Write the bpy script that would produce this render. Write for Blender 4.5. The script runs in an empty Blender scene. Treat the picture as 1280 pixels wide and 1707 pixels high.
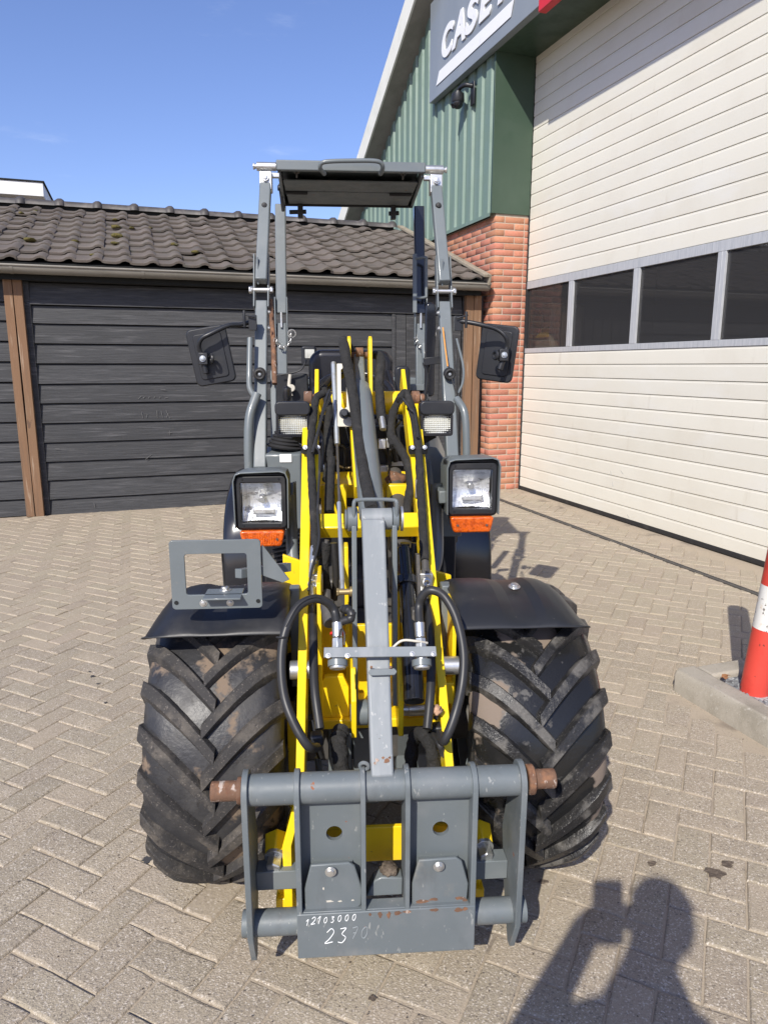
import bpy, math, random
from math import sin, cos, pi, radians, sqrt, hypot, atan2
from mathutils import Vector, Matrix, Euler

random.seed(7)
scene = bpy.context.scene
COL = scene.collection

# ------------------------------------------------------------------ camera
CAM_H = 1.3
PITCH = radians(11.62)
FOCAL_PX = 1185.0                      # for a frame 1280 x 1707
cam_data = bpy.data.cameras.new('camera')
cam = bpy.data.objects.new('camera', cam_data)
COL.objects.link(cam)
cam.location = (0, 0, CAM_H)
cam.rotation_euler = (pi/2 - PITCH, 0, 0)
cam_data.sensor_fit = 'VERTICAL'
cam_data.sensor_height = 36.0
cam_data.lens = 36.0*FOCAL_PX/1707.0
cam_data.clip_start = 0.02
cam_data.clip_end = 500
scene.camera = cam

# ------------------------------------------------------------------ light
SUN_AZ = radians(20.4)                 # the light travels towards this azimuth (from +Y to +X)
SUN_EL = radians(38.4)
world = bpy.data.worlds.new('World')
scene.world = world
world.use_nodes = True
wn = world.node_tree.nodes; wl = world.node_tree.links
wn.clear()
out = wn.new('ShaderNodeOutputWorld'); bg = wn.new('ShaderNodeBackground')
sky = wn.new('ShaderNodeTexSky'); sky.sky_type = 'NISHITA'; sky.sun_disc = False
sky.sun_elevation = SUN_EL
sky.sun_rotation = SUN_AZ + pi         # the sun stands behind the camera, to its left
sky.altitude = 0; sky.air_density = 1.0; sky.dust_density = 0.7; sky.ozone_density = 3.0
tc = wn.new('ShaderNodeTexCoord'); mp = wn.new('ShaderNodeMapping')
mp.inputs['Scale'].default_value = (1.2, 1.2, 5.0)
mp.inputs['Rotation'].default_value = (0.0, 0.12, 0.5); mp.inputs['Location'].default_value = (0.3, 0.9, 0.35)
nz = wn.new('ShaderNodeTexNoise'); nz.inputs['Scale'].default_value = 2.6
nz.inputs['Detail'].default_value = 7; nz.inputs['Roughness'].default_value = 0.62
cr = wn.new('ShaderNodeMapRange'); cr.interpolation_type = 'SMOOTHSTEP'
cr.inputs['From Min'].default_value = 0.58; cr.inputs['From Max'].default_value = 0.85
cr.inputs['To Min'].default_value = 0.0; cr.inputs['To Max'].default_value = 0.5
tint = wn.new('ShaderNodeMix'); tint.data_type = 'RGBA'; tint.blend_type = 'MULTIPLY'
tint.inputs[0].default_value = 1.0
tint.inputs[7].default_value = (1.02, 0.99, 1.24, 1)
mx = wn.new('ShaderNodeMix'); mx.data_type = 'RGBA'
mx.inputs[7].default_value = (7.0, 7.6, 8.6, 1)
wl.new(tc.outputs['Generated'], mp.inputs['Vector']); wl.new(mp.outputs['Vector'], nz.inputs['Vector'])
wl.new(nz.outputs['Fac'], cr.inputs['Value'])
wl.new(sky.outputs['Color'], tint.inputs[6])
wl.new(cr.outputs['Result'], mx.inputs[0]); wl.new(tint.outputs[2], mx.inputs[6])
wl.new(mx.outputs[2], bg.inputs['Color']); wl.new(bg.outputs['Background'], out.inputs['Surface'])
bg.inputs['Strength'].default_value = 0.122

sun_data = bpy.data.lights.new('sun', 'SUN')
sun_data.energy = 4.9; sun_data.angle = radians(0.53); sun_data.color = (1.0, 0.945, 0.85)
sun = bpy.data.objects.new('sun', sun_data); COL.objects.link(sun)
sd = Vector((sin(SUN_AZ)*cos(SUN_EL), cos(SUN_AZ)*cos(SUN_EL), -sin(SUN_EL)))
sun.rotation_euler = sd.to_track_quat('-Z', 'Y').to_euler()
sun.location = (-4, -8, 12)

scene.view_settings.view_transform = 'Standard'
scene.view_settings.look = 'None'
scene.view_settings.exposure = 0.27
scene.view_settings.gamma = 1.0
scene.view_settings.use_curve_mapping = False
scene.render.resolution_x = 767; scene.render.resolution_y = 1024

# ------------------------------------------------------------------ frames of reference
TH = radians(18.9)                     # the buildings: u runs along the shed, v along the workshop
PHI = radians(4.0)                     # the loader stands turned a little
LOX, LOY = 0.0, 1.275

def ray(px, py):
    x = px - 640; y = py - 853.5
    return (x, FOCAL_PX*cos(PITCH) - y*sin(PITCH), -FOCAL_PX*sin(PITCH) - y*cos(PITCH))

def G(px, py, z=0.0):                  # ground point seen at a photo position
    r = ray(px, py); t = (z - CAM_H)/r[2]
    return Vector((r[0]*t, r[1]*t, z))

def L(px, py, y0, k=0.0):              # loader frame, on the plane y = y0 + k z
    r = ray(px, py)
    rx = r[0]*cos(PHI) + r[1]*sin(PHI); ry = -r[0]*sin(PHI) + r[1]*cos(PHI)
    ox = -LOX*cos(PHI) - LOY*sin(PHI); oy = LOX*sin(PHI) - LOY*cos(PHI)
    t = (y0 + k*CAM_H - oy)/(ry - k*r[2])
    return Vector((ox + rx*t, oy + ry*t, CAM_H + r[2]*t))

def A(px, py, off=0.0):                # on the sloping plane of the lift arms
    return L(px, py, -0.504 + off, 1.269)

def T(px, py, off=0.0):                # on the plane of the tilt lever
    return L(px, py, -0.425 + off, 0.85)

# ------------------------------------------------------------------ materials
def mk(name, base, rough=0.5, metal=0.0, layers=(), bump=(), rand=0.0, rattr=None, coat=0.0,
       rot=0.0, rlayers=(), spec=0.5, trans=0.0, ior=1.45, hue=0.0):
    m = bpy.data.materials.new(name); m.use_nodes = True
    nt = m.node_tree; N = nt.nodes; K = nt.links
    b = N['Principled BSDF']
    b.inputs['Roughness'].default_value = rough
    b.inputs['Metallic'].default_value = metal
    b.inputs['Specular IOR Level'].default_value = spec
    b.inputs['IOR'].default_value = ior
    if coat: b.inputs['Coat Weight'].default_value = coat; b.inputs['Coat Roughness'].default_value = 0.12
    if trans: b.inputs['Transmission Weight'].default_value = trans
    geo = N.new('ShaderNodeNewGeometry')
    vr = N.new('ShaderNodeVectorRotate'); vr.rotation_type = 'Z_AXIS'; vr.inputs['Angle'].default_value = -rot
    K.new(geo.outputs['Position'], vr.inputs['Vector'])
    src = vr.outputs['Vector']
    oi = N.new('ShaderNodeObjectInfo')
    if rand:
        ad = N.new('ShaderNodeVectorMath'); ad.operation = 'MULTIPLY_ADD'
        cmb = N.new('ShaderNodeCombineXYZ')
        rsrc = oi.outputs['Random']
        if rattr:
            at = N.new('ShaderNodeAttribute'); at.attribute_name = rattr; rsrc = at.outputs['Fac']
        for i in range(3): K.new(rsrc, cmb.inputs[i])
        ad.inputs[1].default_value = (13.1, 7.7, 5.3)
        K.new(cmb.outputs[0], ad.inputs[0]); K.new(src, ad.inputs[2]); src = ad.outputs[0]
    def tex(scale, ani, kind='noise', detail=5, rough_=0.6):
        mp = N.new('ShaderNodeMapping'); mp.inputs['Scale'].default_value = (scale*ani[0], scale*ani[1], scale*ani[2])
        K.new(src, mp.inputs['Vector'])
        if kind == 'noise':
            t = N.new('ShaderNodeTexNoise'); t.inputs['Scale'].default_value = 1.0
            t.inputs['Detail'].default_value = detail; t.inputs['Roughness'].default_value = rough_
            K.new(mp.outputs[0], t.inputs['Vector']); return t.outputs['Fac']
        if kind == 'z':
            sx_ = N.new('ShaderNodeSeparateXYZ'); K.new(mp.outputs[0], sx_.inputs[0]); return sx_.outputs[2]
        t = N.new('ShaderNodeTexVoronoi'); t.inputs['Scale'].default_value = 1.0
        K.new(mp.outputs[0], t.inputs['Vector'])
        if kind == 'cell':
            s = N.new('ShaderNodeSeparateColor'); K.new(t.outputs['Color'], s.inputs[0]); return s.outputs[0]
        return t.outputs['Distance']
    def mask(o, lo, hi, st):
        r = N.new('ShaderNodeMapRange'); r.interpolation_type = 'SMOOTHSTEP'
        r.inputs['From Min'].default_value = lo; r.inputs['From Max'].default_value = hi
        r.inputs['To Min'].default_value = 0; r.inputs['To Max'].default_value = st
        K.new(o, r.inputs['Value']); return r.outputs['Result']
    rgb = N.new('ShaderNodeRGB'); rgb.outputs[0].default_value = (*base, 1)
    cur = rgb.outputs[0]
    if rand:
        hs = N.new('ShaderNodeHueSaturation')
        r = N.new('ShaderNodeMapRange'); r.inputs['To Min'].default_value = 1-rand; r.inputs['To Max'].default_value = 1+rand
        K.new(rsrc, r.inputs['Value']); K.new(r.outputs[0], hs.inputs['Value'])
        if hue:
            r2 = N.new('ShaderNodeMapRange'); r2.inputs['To Min'].default_value = 0.5-hue; r2.inputs['To Max'].default_value = 0.5+hue
            ml = N.new('ShaderNodeMath'); ml.operation = 'FRACT'
            m7 = N.new('ShaderNodeMath'); m7.operation = 'MULTIPLY'; m7.inputs[1].default_value = 7.31
            K.new(rsrc, m7.inputs[0]); K.new(m7.outputs[0], ml.inputs[0]); K.new(ml.outputs[0], r2.inputs['Value'])
            K.new(r2.outputs[0], hs.inputs['Hue'])
        K.new(cur, hs.inputs['Color']); cur = hs.outputs[0]
    rcur = None
    for ly in layers:
        col, sc, lo, hi, st = ly[:5]
        ani = ly[5] if len(ly) > 5 and ly[5] else (1, 1, 1)
        kind = ly[6] if len(ly) > 6 else 'noise'
        lr = ly[7] if len(ly) > 7 else None
        o = mask(tex(sc, ani, kind), lo, hi, st)
        mxn = N.new('ShaderNodeMix'); mxn.data_type = 'RGBA'
        K.new(o, mxn.inputs[0]); K.new(cur, mxn.inputs[6]); mxn.inputs[7].default_value = (*col, 1)
        cur = mxn.outputs[2]
        if lr is not None:
            mr = N.new('ShaderNodeMix'); mr.data_type = 'FLOAT'
            K.new(o, mr.inputs[0])
            if rcur is None: mr.inputs[2].default_value = rough
            else: K.new(rcur, mr.inputs[2])
            mr.inputs[3].default_value = lr; rcur = mr.outputs[0]
    for sc, lo, hi, dr in rlayers:
        o = mask(tex(sc, (1, 1, 1)), lo, hi, dr)
        adn = N.new('ShaderNodeMath'); adn.operation = 'ADD'; adn.use_clamp = True
        if rcur is None: adn.inputs[0].default_value = rough
        else: K.new(rcur, adn.inputs[0])
        K.new(o, adn.inputs[1]); rcur = adn.outputs[0]
    if rcur is not None: K.new(rcur, b.inputs['Roughness'])
    K.new(cur, b.inputs['Base Color'])
    prev = None
    for bp in bump:
        sc, st, dist = bp[:3]
        ani = bp[3] if len(bp) > 3 and bp[3] else (1, 1, 1)
        kind = bp[4] if len(bp) > 4 else 'noise'
        bn = N.new('ShaderNodeBump'); bn.inputs['Strength'].default_value = st; bn.inputs['Distance'].default_value = dist
        K.new(tex(sc, ani, kind), bn.inputs['Height'])
        if prev is not None: K.new(prev, bn.inputs['Normal'])
        prev = bn.outputs[0]
    if prev is not None: K.new(prev, b.inputs['Normal'])
    return m

DUST = (0.33, 0.27, 0.21)
M = {}
M['paver'] = mk('paver_concrete', (0.332, 0.282, 0.208), 0.9, rand=0.06, hue=0.004,
    layers=[((0.285, 0.232, 0.180), 3.0, 0.40, 0.75, 0.55), ((0.19, 0.16, 0.13), 190, 0.52, 0.66, 0.7),
            ((0.62, 0.55, 0.47), 260, 0.56, 0.68, 0.7), ((0.60, 0.54, 0.46), 300, 0.86, 0.95, 0.7, None, 'cell'),
            ((0.09, 0.075, 0.065), 230, 0.93, 0.98, 0.55, None, 'cell'),
            ((0.45, 0.37, 0.275), 1.1, 0.45, 0.75, 0.5), ((0.16, 0.13, 0.11), 6.0, 0.66, 0.74, 0.35)],
    bump=[(220, 0.8, 0.004), (45, 0.35, 0.005)])
M['paver2'] = mk('paver_concrete_far', (0.332, 0.282, 0.208), 0.9, rand=0.06, rattr='rnd', hue=0.006,
    layers=[((0.285, 0.232, 0.180), 3.0, 0.40, 0.75, 0.55), ((0.17, 0.14, 0.12), 120, 0.55, 0.70, 0.5),
            ((0.60, 0.54, 0.47), 150, 0.60, 0.72, 0.6), ((0.56, 0.50, 0.43), 220, 0.88, 0.97, 0.5, None, 'cell'),
            ((0.40, 0.33, 0.26), 1.1, 0.5, 0.8, 0.5), ((0.16, 0.13, 0.11), 6.0, 0.66, 0.74, 0.35)],
    bump=[(120, 0.5, 0.004), (40, 0.25, 0.004)])
M['sand'] = mk('joint_sand', (0.36, 0.30, 0.225), 0.95,
    layers=[((0.15, 0.125, 0.10), 4, 0.52, 0.68, 0.8), ((0.42, 0.35, 0.27), 1.2, 0.5, 0.75, 0.6), ((0.1, 0.09, 0.07), 160, 0.55, 0.7, 0.5)],
    bump=[(180, 0.6, 0.004)])
M['kerb'] = mk('kerb_concrete', (0.33, 0.30, 0.25), 0.9,
    layers=[((0.20, 0.18, 0.14), 7, 0.45, 0.7, 0.7), ((0.48, 0.45, 0.38), 200, 0.58, 0.7, 0.6), ((0.10, 0.09, 0.08), 170, 0.60, 0.7, 0.6), ((0.5, 0.47, 0.42), 14, 0.62, 0.7, 0.5)],
    bump=[(150, 0.4, 0.003), (25, 0.3, 0.006)])
M['gravel'] = mk('grey_gravel', (0.22, 0.23, 0.24), 0.9, layers=[((0.5, 0.5, 0.5), 60, 0.6, 0.9, 0.7, None, 'cell'), ((0.07, 0.07, 0.08), 50, 0.7, 0.9, 0.7, None, 'cell')], bump=[(70, 1.0, 0.01)])
M['brick'] = mk('red_brick', (0.40, 0.172, 0.110), 0.9, rand=0.22, hue=0.012,
    layers=[((0.40, 0.16, 0.095), 30, 0.42, 0.7, 0.7, (1, 1, 1.6)), ((0.46, 0.24, 0.165), 18, 0.55, 0.75, 0.45), ((0.12, 0.05, 0.04), 55, 0.66, 0.74, 0.7, (.6, .6, 2)), ((0.36, 0.27, 0.20), 2.0, 0.60, 0.8, 0.30)],
    bump=[(60, 0.6, 0.006), (200, 0.4, 0.002)])
M['mortar'] = mk('mortar', (0.42, 0.35, 0.28), 0.95, layers=[((0.33, 0.27, 0.21), 40, 0.4, 0.7, 0.6)], bump=[(120, 0.5, 0.003)])
M['clad'] = mk('green_cladding', (0.140, 0.205, 0.170), 0.45, rot=TH,
    layers=[((0.24, 0.30, 0.255), 1.6, 0.45, 0.8, 0.5, (1, 9, 0.7)), ((0.12, 0.20, 0.16), 3, 0.5, 0.75, 0.5, (1, 5, 0.6)), ((0.35, 0.38, 0.33), 60, 0.62, 0.75, 0.2)],
    rlayers=[(5, 0.4, 0.7, 0.2)])
M['green'] = mk('green_sheet', (0.042, 0.070, 0.048), 0.35, layers=[((0.062, 0.094, 0.068), 2.5, 0.4, 0.75, 0.6, (1, 1, .5))], rlayers=[(6, 0.4, 0.7, 0.2)])
M['black'] = mk('dark_gap', (0.012, 0.013, 0.013), 0.9)
M['verge'] = mk('pale_verge', (0.66, 0.66, 0.60), 0.6, layers=[((0.42, 0.43, 0.37), 3, 0.45, 0.75, 0.5), ((0.3, 0.3, 0.25), 30, 0.6, 0.75, 0.35)])
M['soffit'] = mk('fibre_cement', (0.26, 0.25, 0.22), 0.85, layers=[((0.18, 0.175, 0.15), 5, 0.4, 0.7, 0.6), ((0.36, 0.35, 0.3), 40, 0.55, 0.75, 0.4)], bump=[(60, 0.2, 0.003)])
M['door'] = mk('cream_door_panel', (0.645, 0.622, 0.54), 0.42, rot=TH, rand=0.03,
    layers=[((0.52, 0.475, 0.385), 1.2, 0.45, 0.8, 0.45, (1, 1, 0.6)), ((0.66, 0.65, 0.60), 1.6, 0.5, 0.75, 0.6, (1, 1, 2)), ((0.42, 0.36, 0.27), 14, 0.64, 0.8, 0.3, (1, 3, 0.5)), ((0.42, 0.38, 0.31), 120, 0.60, 0.75, 0.3), ((0.44, 0.39, 0.30), 26, 0.62, 0.8, 0.35, (1, .35, 0.06))],
    bump=[(90, 0.08, 0.002)], rlayers=[(8, 0.4, 0.7, 0.2)])
M['alu'] = mk('weathered_aluminium', (0.46, 0.47, 0.48), 0.5, 0.15, rot=TH, layers=[((0.34, 0.36, 0.38), 12, 0.4, 0.7, 0.7, (1, 6, 0.5)), ((0.64, 0.65, 0.65), 20, 0.58, 0.7, 0.5, (1, 6, 0.4))])
M['rubber'] = mk('black_rubber', (0.020, 0.020, 0.021), 0.62, layers=[((0.10, 0.09, 0.08), 9, 0.5, 0.8, 0.35)])
M['plank'] = mk('black_stained_plank', (0.037, 0.038, 0.041), 0.62, rot=TH, rand=0.16,
    layers=[((0.022, 0.023, 0.025), 5, 0.42, 0.7, 0.75, (1.0, 4, 12)), ((0.090, 0.090, 0.094), 3.0, 0.52, 0.72, 0.65, (0.9, 2, 14)), ((0.13, 0.125, 0.12), 60, 0.62, 0.74, 0.35, (0.2, 1, 3)),
            ((0.028, 0.028, 0.03), 3.3, 0.68, 0.72, 0.7, (2.2, 2, 6)), ((0.30, 0.29, 0.28), 16, 0.735, 0.76, 0.5, (.6, 1, 1))],
    bump=[(6, 0.35, 0.012, (0.6, 3, 16)), (60, 0.3, 0.002, (0.15, 1, 3))])
M['post'] = mk('weathered_oak', (0.18, 0.145, 0.115), 0.85, rot=TH, rand=0.08,
    layers=[((0.185, 0.10, 0.052), 1.0, 0.70, 1.25, 0.9, (1, 1, 1), 'z'), ((0.19, 0.115, 0.065), 1.3, 0.45, 0.62, 0.55, (1, 1, 0.8)), ((0.13, 0.085, 0.055), 26, 0.5, 0.7, 0.75, (1, 1, 0.07)), ((0.45, 0.36, 0.27), 40, 0.55, 0.72, 0.45, (1, 1, 0.06)), ((0.10, 0.06, 0.04), 7, 0.70, 0.74, 0.8, (1.4, 1, 0.7))],
    bump=[(35, 0.6, 0.006, (1, 1, 0.06))])
M['tile'] = mk('dark_brown_roof_tile', (0.108, 0.091, 0.077), 0.74, rand=0.18, hue=0.006,
    layers=[((0.155, 0.135, 0.115), 7, 0.45, 0.75, 0.6), ((0.055, 0.062, 0.055), 14, 0.52, 0.72, 0.55), ((0.30, 0.28, 0.23), 60, 0.66, 0.75, 0.35)], bump=[(90, 0.3, 0.003)])
M['ridge'] = mk('ridge_tile', (0.052, 0.048, 0.047), 0.55, rand=0.1, layers=[((0.15, 0.13, 0.12), 8, 0.45, 0.7, 0.5)], bump=[(60, 0.2, 0.003)])
M['moss'] = mk('moss', (0.13, 0.10, 0.03), 0.95, layers=[((0.07, 0.075, 0.02), 60, 0.4, 0.6, 0.8)], bump=[(120, 1.0, 0.01)])
M['gutter'] = mk('zinc_gutter', (0.25, 0.235, 0.205), 0.55, 0.25, rot=TH, layers=[((0.16, 0.15, 0.125), 4, 0.4, 0.7, 0.6, (0.5, 1, 3)), ((0.36, 0.34, 0.30), 22, 0.58, 0.72, 0.4)])
M['greywood'] = mk('grey_wood', (0.27, 0.235, 0.18), 0.85, rot=TH, layers=[((0.14, 0.12, 0.085), 10, 0.45, 0.7, 0.7, (3, 0.4, 3)), ((0.38, 0.35, 0.28), 30, 0.58, 0.72, 0.5)], bump=[(30, 0.4, 0.005)])
M['white'] = mk('white_board', (0.72, 0.72, 0.70), 0.6, layers=[((0.55, 0.56, 0.54), 2, 0.4, 0.8, 0.5)])
M['signgrey'] = mk('sign_grey', (0.20, 0.225, 0.245), 0.32, coat=0.3, layers=[((0.27, 0.29, 0.30), 1.5, 0.4, 0.75, 0.6, (1, 1, .4))])
M['signwhite'] = mk('sign_white', (0.72, 0.73, 0.75), 0.4, layers=[((0.42, 0.40, 0.40), 9, 0.58, 0.75, 0.45)])
M['signred'] = mk('sign_red', (0.55, 0.02, 0.025), 0.35)
# ---- the loader
M['grey'] = mk('grey_paint', (0.125, 0.143, 0.150), 0.34, coat=0.15,
    layers=[((0.19, 0.20, 0.20), 6, 0.5, 0.75, 0.35), ((0.26, 0.235, 0.20), 30, 0.66, 0.75, 0.3, None, 'noise', 0.8), ((0.36, 0.36, 0.35), 90, 0.71, 0.74, 0.5, (1, 1, .3))],
    rlayers=[(7, 0.4, 0.7, 0.25)], bump=[(70, 0.05, 0.002)])
M['greyworn'] = mk('grey_paint_worn', (0.118, 0.136, 0.144), 0.42,
    layers=[((0.17, 0.18, 0.185), 8, 0.45, 0.7, 0.5), ((0.34, 0.34, 0.32), 75, 0.65, 0.68, 0.5, (1.6, 1, .5)), ((0.075, 0.08, 0.08), 11, 0.55, 0.72, 0.5, (1, 1, .4)), ((0.30, 0.27, 0.23), 5, 0.60, 0.75, 0.25, None, 'noise', 0.9), ((0.26, 0.23, 0.19), 14, 0.60, 0.74, 0.35, None, 'noise', 0.85),
            ((0.26, 0.085, 0.03), 21, 0.685, 0.705, 0.9, (.8, .8, 1.2), 'noise', 0.9)],
    rlayers=[(9, 0.4, 0.7, 0.25)], bump=[(60, 0.12, 0.003)])
M['greysheen'] = mk('worn_grey_sky_sheen', (0.20, 0.218, 0.228), 0.40,  # worn grey, with the sky's sheen on the lever painted in as lighter colour
    layers=[((0.30, 0.31, 0.315), 9, 0.45, 0.7, 0.5, (3, 1, .6)), ((0.44, 0.44, 0.42), 60, 0.64, 0.67, 0.5, (1, 1, .5)), ((0.12, 0.12, 0.12), 50, 0.68, 0.70, 0.7)], rlayers=[(9, 0.4, 0.7, 0.2)], bump=[(60, 0.1, 0.002)])
M['rust'] = mk('rusty_steel', (0.15, 0.085, 0.055), 0.85, 0.2,
    layers=[((0.25, 0.125, 0.068), 30, 0.48, 0.62, 0.8), ((0.13, 0.06, 0.035), 45, 0.52, 0.66, 0.8), ((0.50, 0.44, 0.39), 40, 0.58, 0.66, 0.7, (2, 1, 1))], bump=[(80, 0.5, 0.003)])
M['yellow'] = mk('yellow_paint', (0.80, 0.565, 0.012), 0.36, coat=0.12,
    layers=[((0.70, 0.46, 0.01), 4, 0.5, 0.8, 0.35), ((0.30, 0.20, 0.07), 25, 0.70, 0.76, 0.6, None, 'noise', 0.8), ((0.12, 0.09, 0.05), 90, 0.70, 0.74, 0.6), ((0.36, 0.26, 0.07), 9, 0.56, 0.74, 0.45, None, 'noise', 0.7), ((0.10, 0.08, 0.05), 38, 0.66, 0.70, 0.45)],
    rlayers=[(9, 0.45, 0.7, 0.2)])
M['plastic'] = mk('black_plastic', (0.016, 0.017, 0.020), 0.40, layers=[((0.055, 0.052, 0.048), 7, 0.5, 0.75, 0.35, None, 'noise', 0.75), ((0.2, 0.19, 0.18), 70, 0.72, 0.75, 0.4)], bump=[(140, 0.1, 0.001)])
M['gloss'] = mk('black_gloss', (0.012, 0.013, 0.017), 0.16, coat=0.3)
M['vinyl'] = mk('black_vinyl', (0.014, 0.014, 0.017), 0.24, bump=[(300, 0.15, 0.001)])
M['hose'] = mk('hose_rubber', (0.022, 0.022, 0.023), 0.42, layers=[((0.11, 0.10, 0.09), 12, 0.52, 0.75, 0.4, None, 'noise', 0.8)])
M['sleeve'] = mk('woven_sleeve', (0.018, 0.0175, 0.017), 0.9, layers=[((0.055, 0.050, 0.046), 26, 0.5, 0.75, 0.5), ((0.015, 0.015, 0.015), 14, 0.5, 0.7, 0.5)],
    bump=[(28, 0.9, 0.02), (420, 0.6, 0.002)])
M['zinc'] = mk('zinc_plated', (0.62, 0.62, 0.60), 0.34, 0.85, layers=[((0.40, 0.40, 0.38), 30, 0.45, 0.7, 0.6), ((0.52, 0.46, 0.33), 14, 0.55, 0.75, 0.4)])
M['rodzinc'] = mk('blue_zinc', (0.40, 0.43, 0.46), 0.42, 0.6, layers=[((0.30, 0.28, 0.24), 30, 0.5, 0.7, 0.6)])
M['cast'] = mk('dark_steel', (0.10, 0.095, 0.09), 0.6, 0.5, layers=[((0.22, 0.19, 0.15), 20, 0.5, 0.7, 0.5)])
M['brass'] = mk('dull_brass_pipe', (0.35, 0.27, 0.14), 0.45, 0.7)
M['amber'] = mk('amber_lens', (0.62, 0.105, 0.004), 0.18, coat=0.5, layers=[((0.30, 0.035, 0.002), 70, 0.45, 0.6, 0.6)], bump=[(170, 0.8, 0.004, (1, 1, 1))], )
M['reflector'] = mk('chrome_reflector', (0.92, 0.93, 0.95), 0.30, 0.75, layers=[((0.45, 0.46, 0.48), 30, 0.52, 0.60, 0.6, (1, 1, 3)), ((0.12, 0.12, 0.13), 22, 0.62, 0.66, 0.7, (1, 1, 1.5))], bump=[(45, 0.5, 0.01, (3, 1, .4))])
M['lensridge'] = mk('ridged_lamp_glass', (0.62, 0.62, 0.56), 0.22, 0.35, coat=0.4, layers=[((0.30, 0.30, 0.27), 12, 0.4, 0.65, 0.6)])
M['orange'] = mk('orange_wax', (0.62, 0.27, 0.05), 0.6)
M['cream'] = mk('cream_plastic', (0.5, 0.47, 0.40), 0.5)
M['label'] = mk('white_label', (0.72, 0.72, 0.70), 0.5)
M['redlabel'] = mk('red_label', (0.65, 0.03, 0.02), 0.5)
M['cork'] = mk('brown_plug', (0.40, 0.24, 0.15), 0.8, layers=[((0.6, 0.42, 0.3), 90, 0.55, 0.65, 0.6), ((0.12, 0.07, 0.05), 70, 0.6, 0.7, 0.6)])
M['chalk'] = mk('chalk', (0.78, 0.79, 0.78), 0.9)
M['chalkfaint'] = mk('faint_chalk', (0.24, 0.26, 0.27), 0.9)
M['tyre_l'] = mk('tyre_rubber_dusty', (0.026, 0.026, 0.028), 0.42,
    layers=[((0.070, 0.066, 0.062), 9, 0.45, 0.7, 0.5, None, 'noise', 0.8), ((0.215, 0.155, 0.105), 9.5, 0.56, 0.64, 0.75, None, 'noise', 0.92), ((0.02, 0.018, 0.017), 34, 0.60, 0.65, 0.8), ((0.14, 0.125, 0.11), 190, 0.60, 0.72, 0.3)],
    bump=[(80, 0.3, 0.003), (20, 0.2, 0.006)])
M['lug_l'] = mk('tyre_lug_dusty', (0.030, 0.028, 0.027), 0.8,
    layers=[((0.125, 0.108, 0.088), 14, 0.45, 0.70, 0.65), ((0.24, 0.21, 0.18), 210, 0.58, 0.70, 0.5), ((0.022, 0.02, 0.02), 60, 0.56, 0.66, 0.7)],
    bump=[(110, 0.6, 0.003), (20, 0.3, 0.004)])
M['tyre_r'] = mk('tyre_rubber_wet', (0.012, 0.012, 0.012), 0.24,
    layers=[((0.19, 0.150, 0.118), 4.2, 0.54, 0.57, 0.95, None, 'noise', 0.92), ((0.10, 0.095, 0.09), 24, 0.6, 0.66, 0.5, None, 'noise', 0.8)],
    bump=[(70, 0.3, 0.002), (24, 0.2, 0.006)])
M['lug_r'] = mk('tyre_lug_wet', (0.018, 0.0175, 0.0175), 0.32,
    layers=[((0.15, 0.14, 0.125), 18, 0.48, 0.66, 0.55, None, 'noise', 0.85), ((0.28, 0.265, 0.24), 240, 0.60, 0.70, 0.45)],
    bump=[(120, 0.7, 0.003)])
M['red'] = mk('red_reflective_paint', (0.56, 0.060, 0.042), 0.4, layers=[((0.42, 0.03, 0.02), 10, 0.5, 0.7, 0.5), ((0.05, 0.03, 0.025), 26, 0.62, 0.65, 0.9), ((0.33, 0.27, 0.2), 12, 0.68, 0.8, 0.4)])
M['whiteband'] = mk('white_band_paint', (0.66, 0.655, 0.62), 0.45, layers=[((0.05, 0.035, 0.03), 30, 0.63, 0.66, 0.9), ((0.50, 0.30, 0.10), 11, 0.66, 0.72, 0.6)])
M['scuff'] = mk('faint_scuff', (0.13, 0.13, 0.13), 0.9)
M['scuff2'] = mk('grey_scuff', (0.30, 0.30, 0.28), 0.9)
M['leaf'] = mk('dry_leaf', (0.30, 0.14, 0.06), 0.8, rand=0.3)
M['dirt'] = mk('soil_clod', (0.11, 0.085, 0.065), 0.95, layers=[((0.2, 0.16, 0.12), 60, 0.5, 0.7, 0.7)], bump=[(90, 1.0, 0.01)])
M['room'] = mk('dim_room_wall', (0.34, 0.35, 0.37), 0.9)
M['fabric'] = mk('dark_jacket', (0.03, 0.035, 0.05), 0.9)
M['jeans'] = mk('jeans', (0.04, 0.06, 0.12), 0.9)
M['skin'] = mk('skin', (0.55, 0.32, 0.22), 0.55)
M['hair'] = mk('brown_hair', (0.05, 0.03, 0.02), 0.7)

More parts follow.
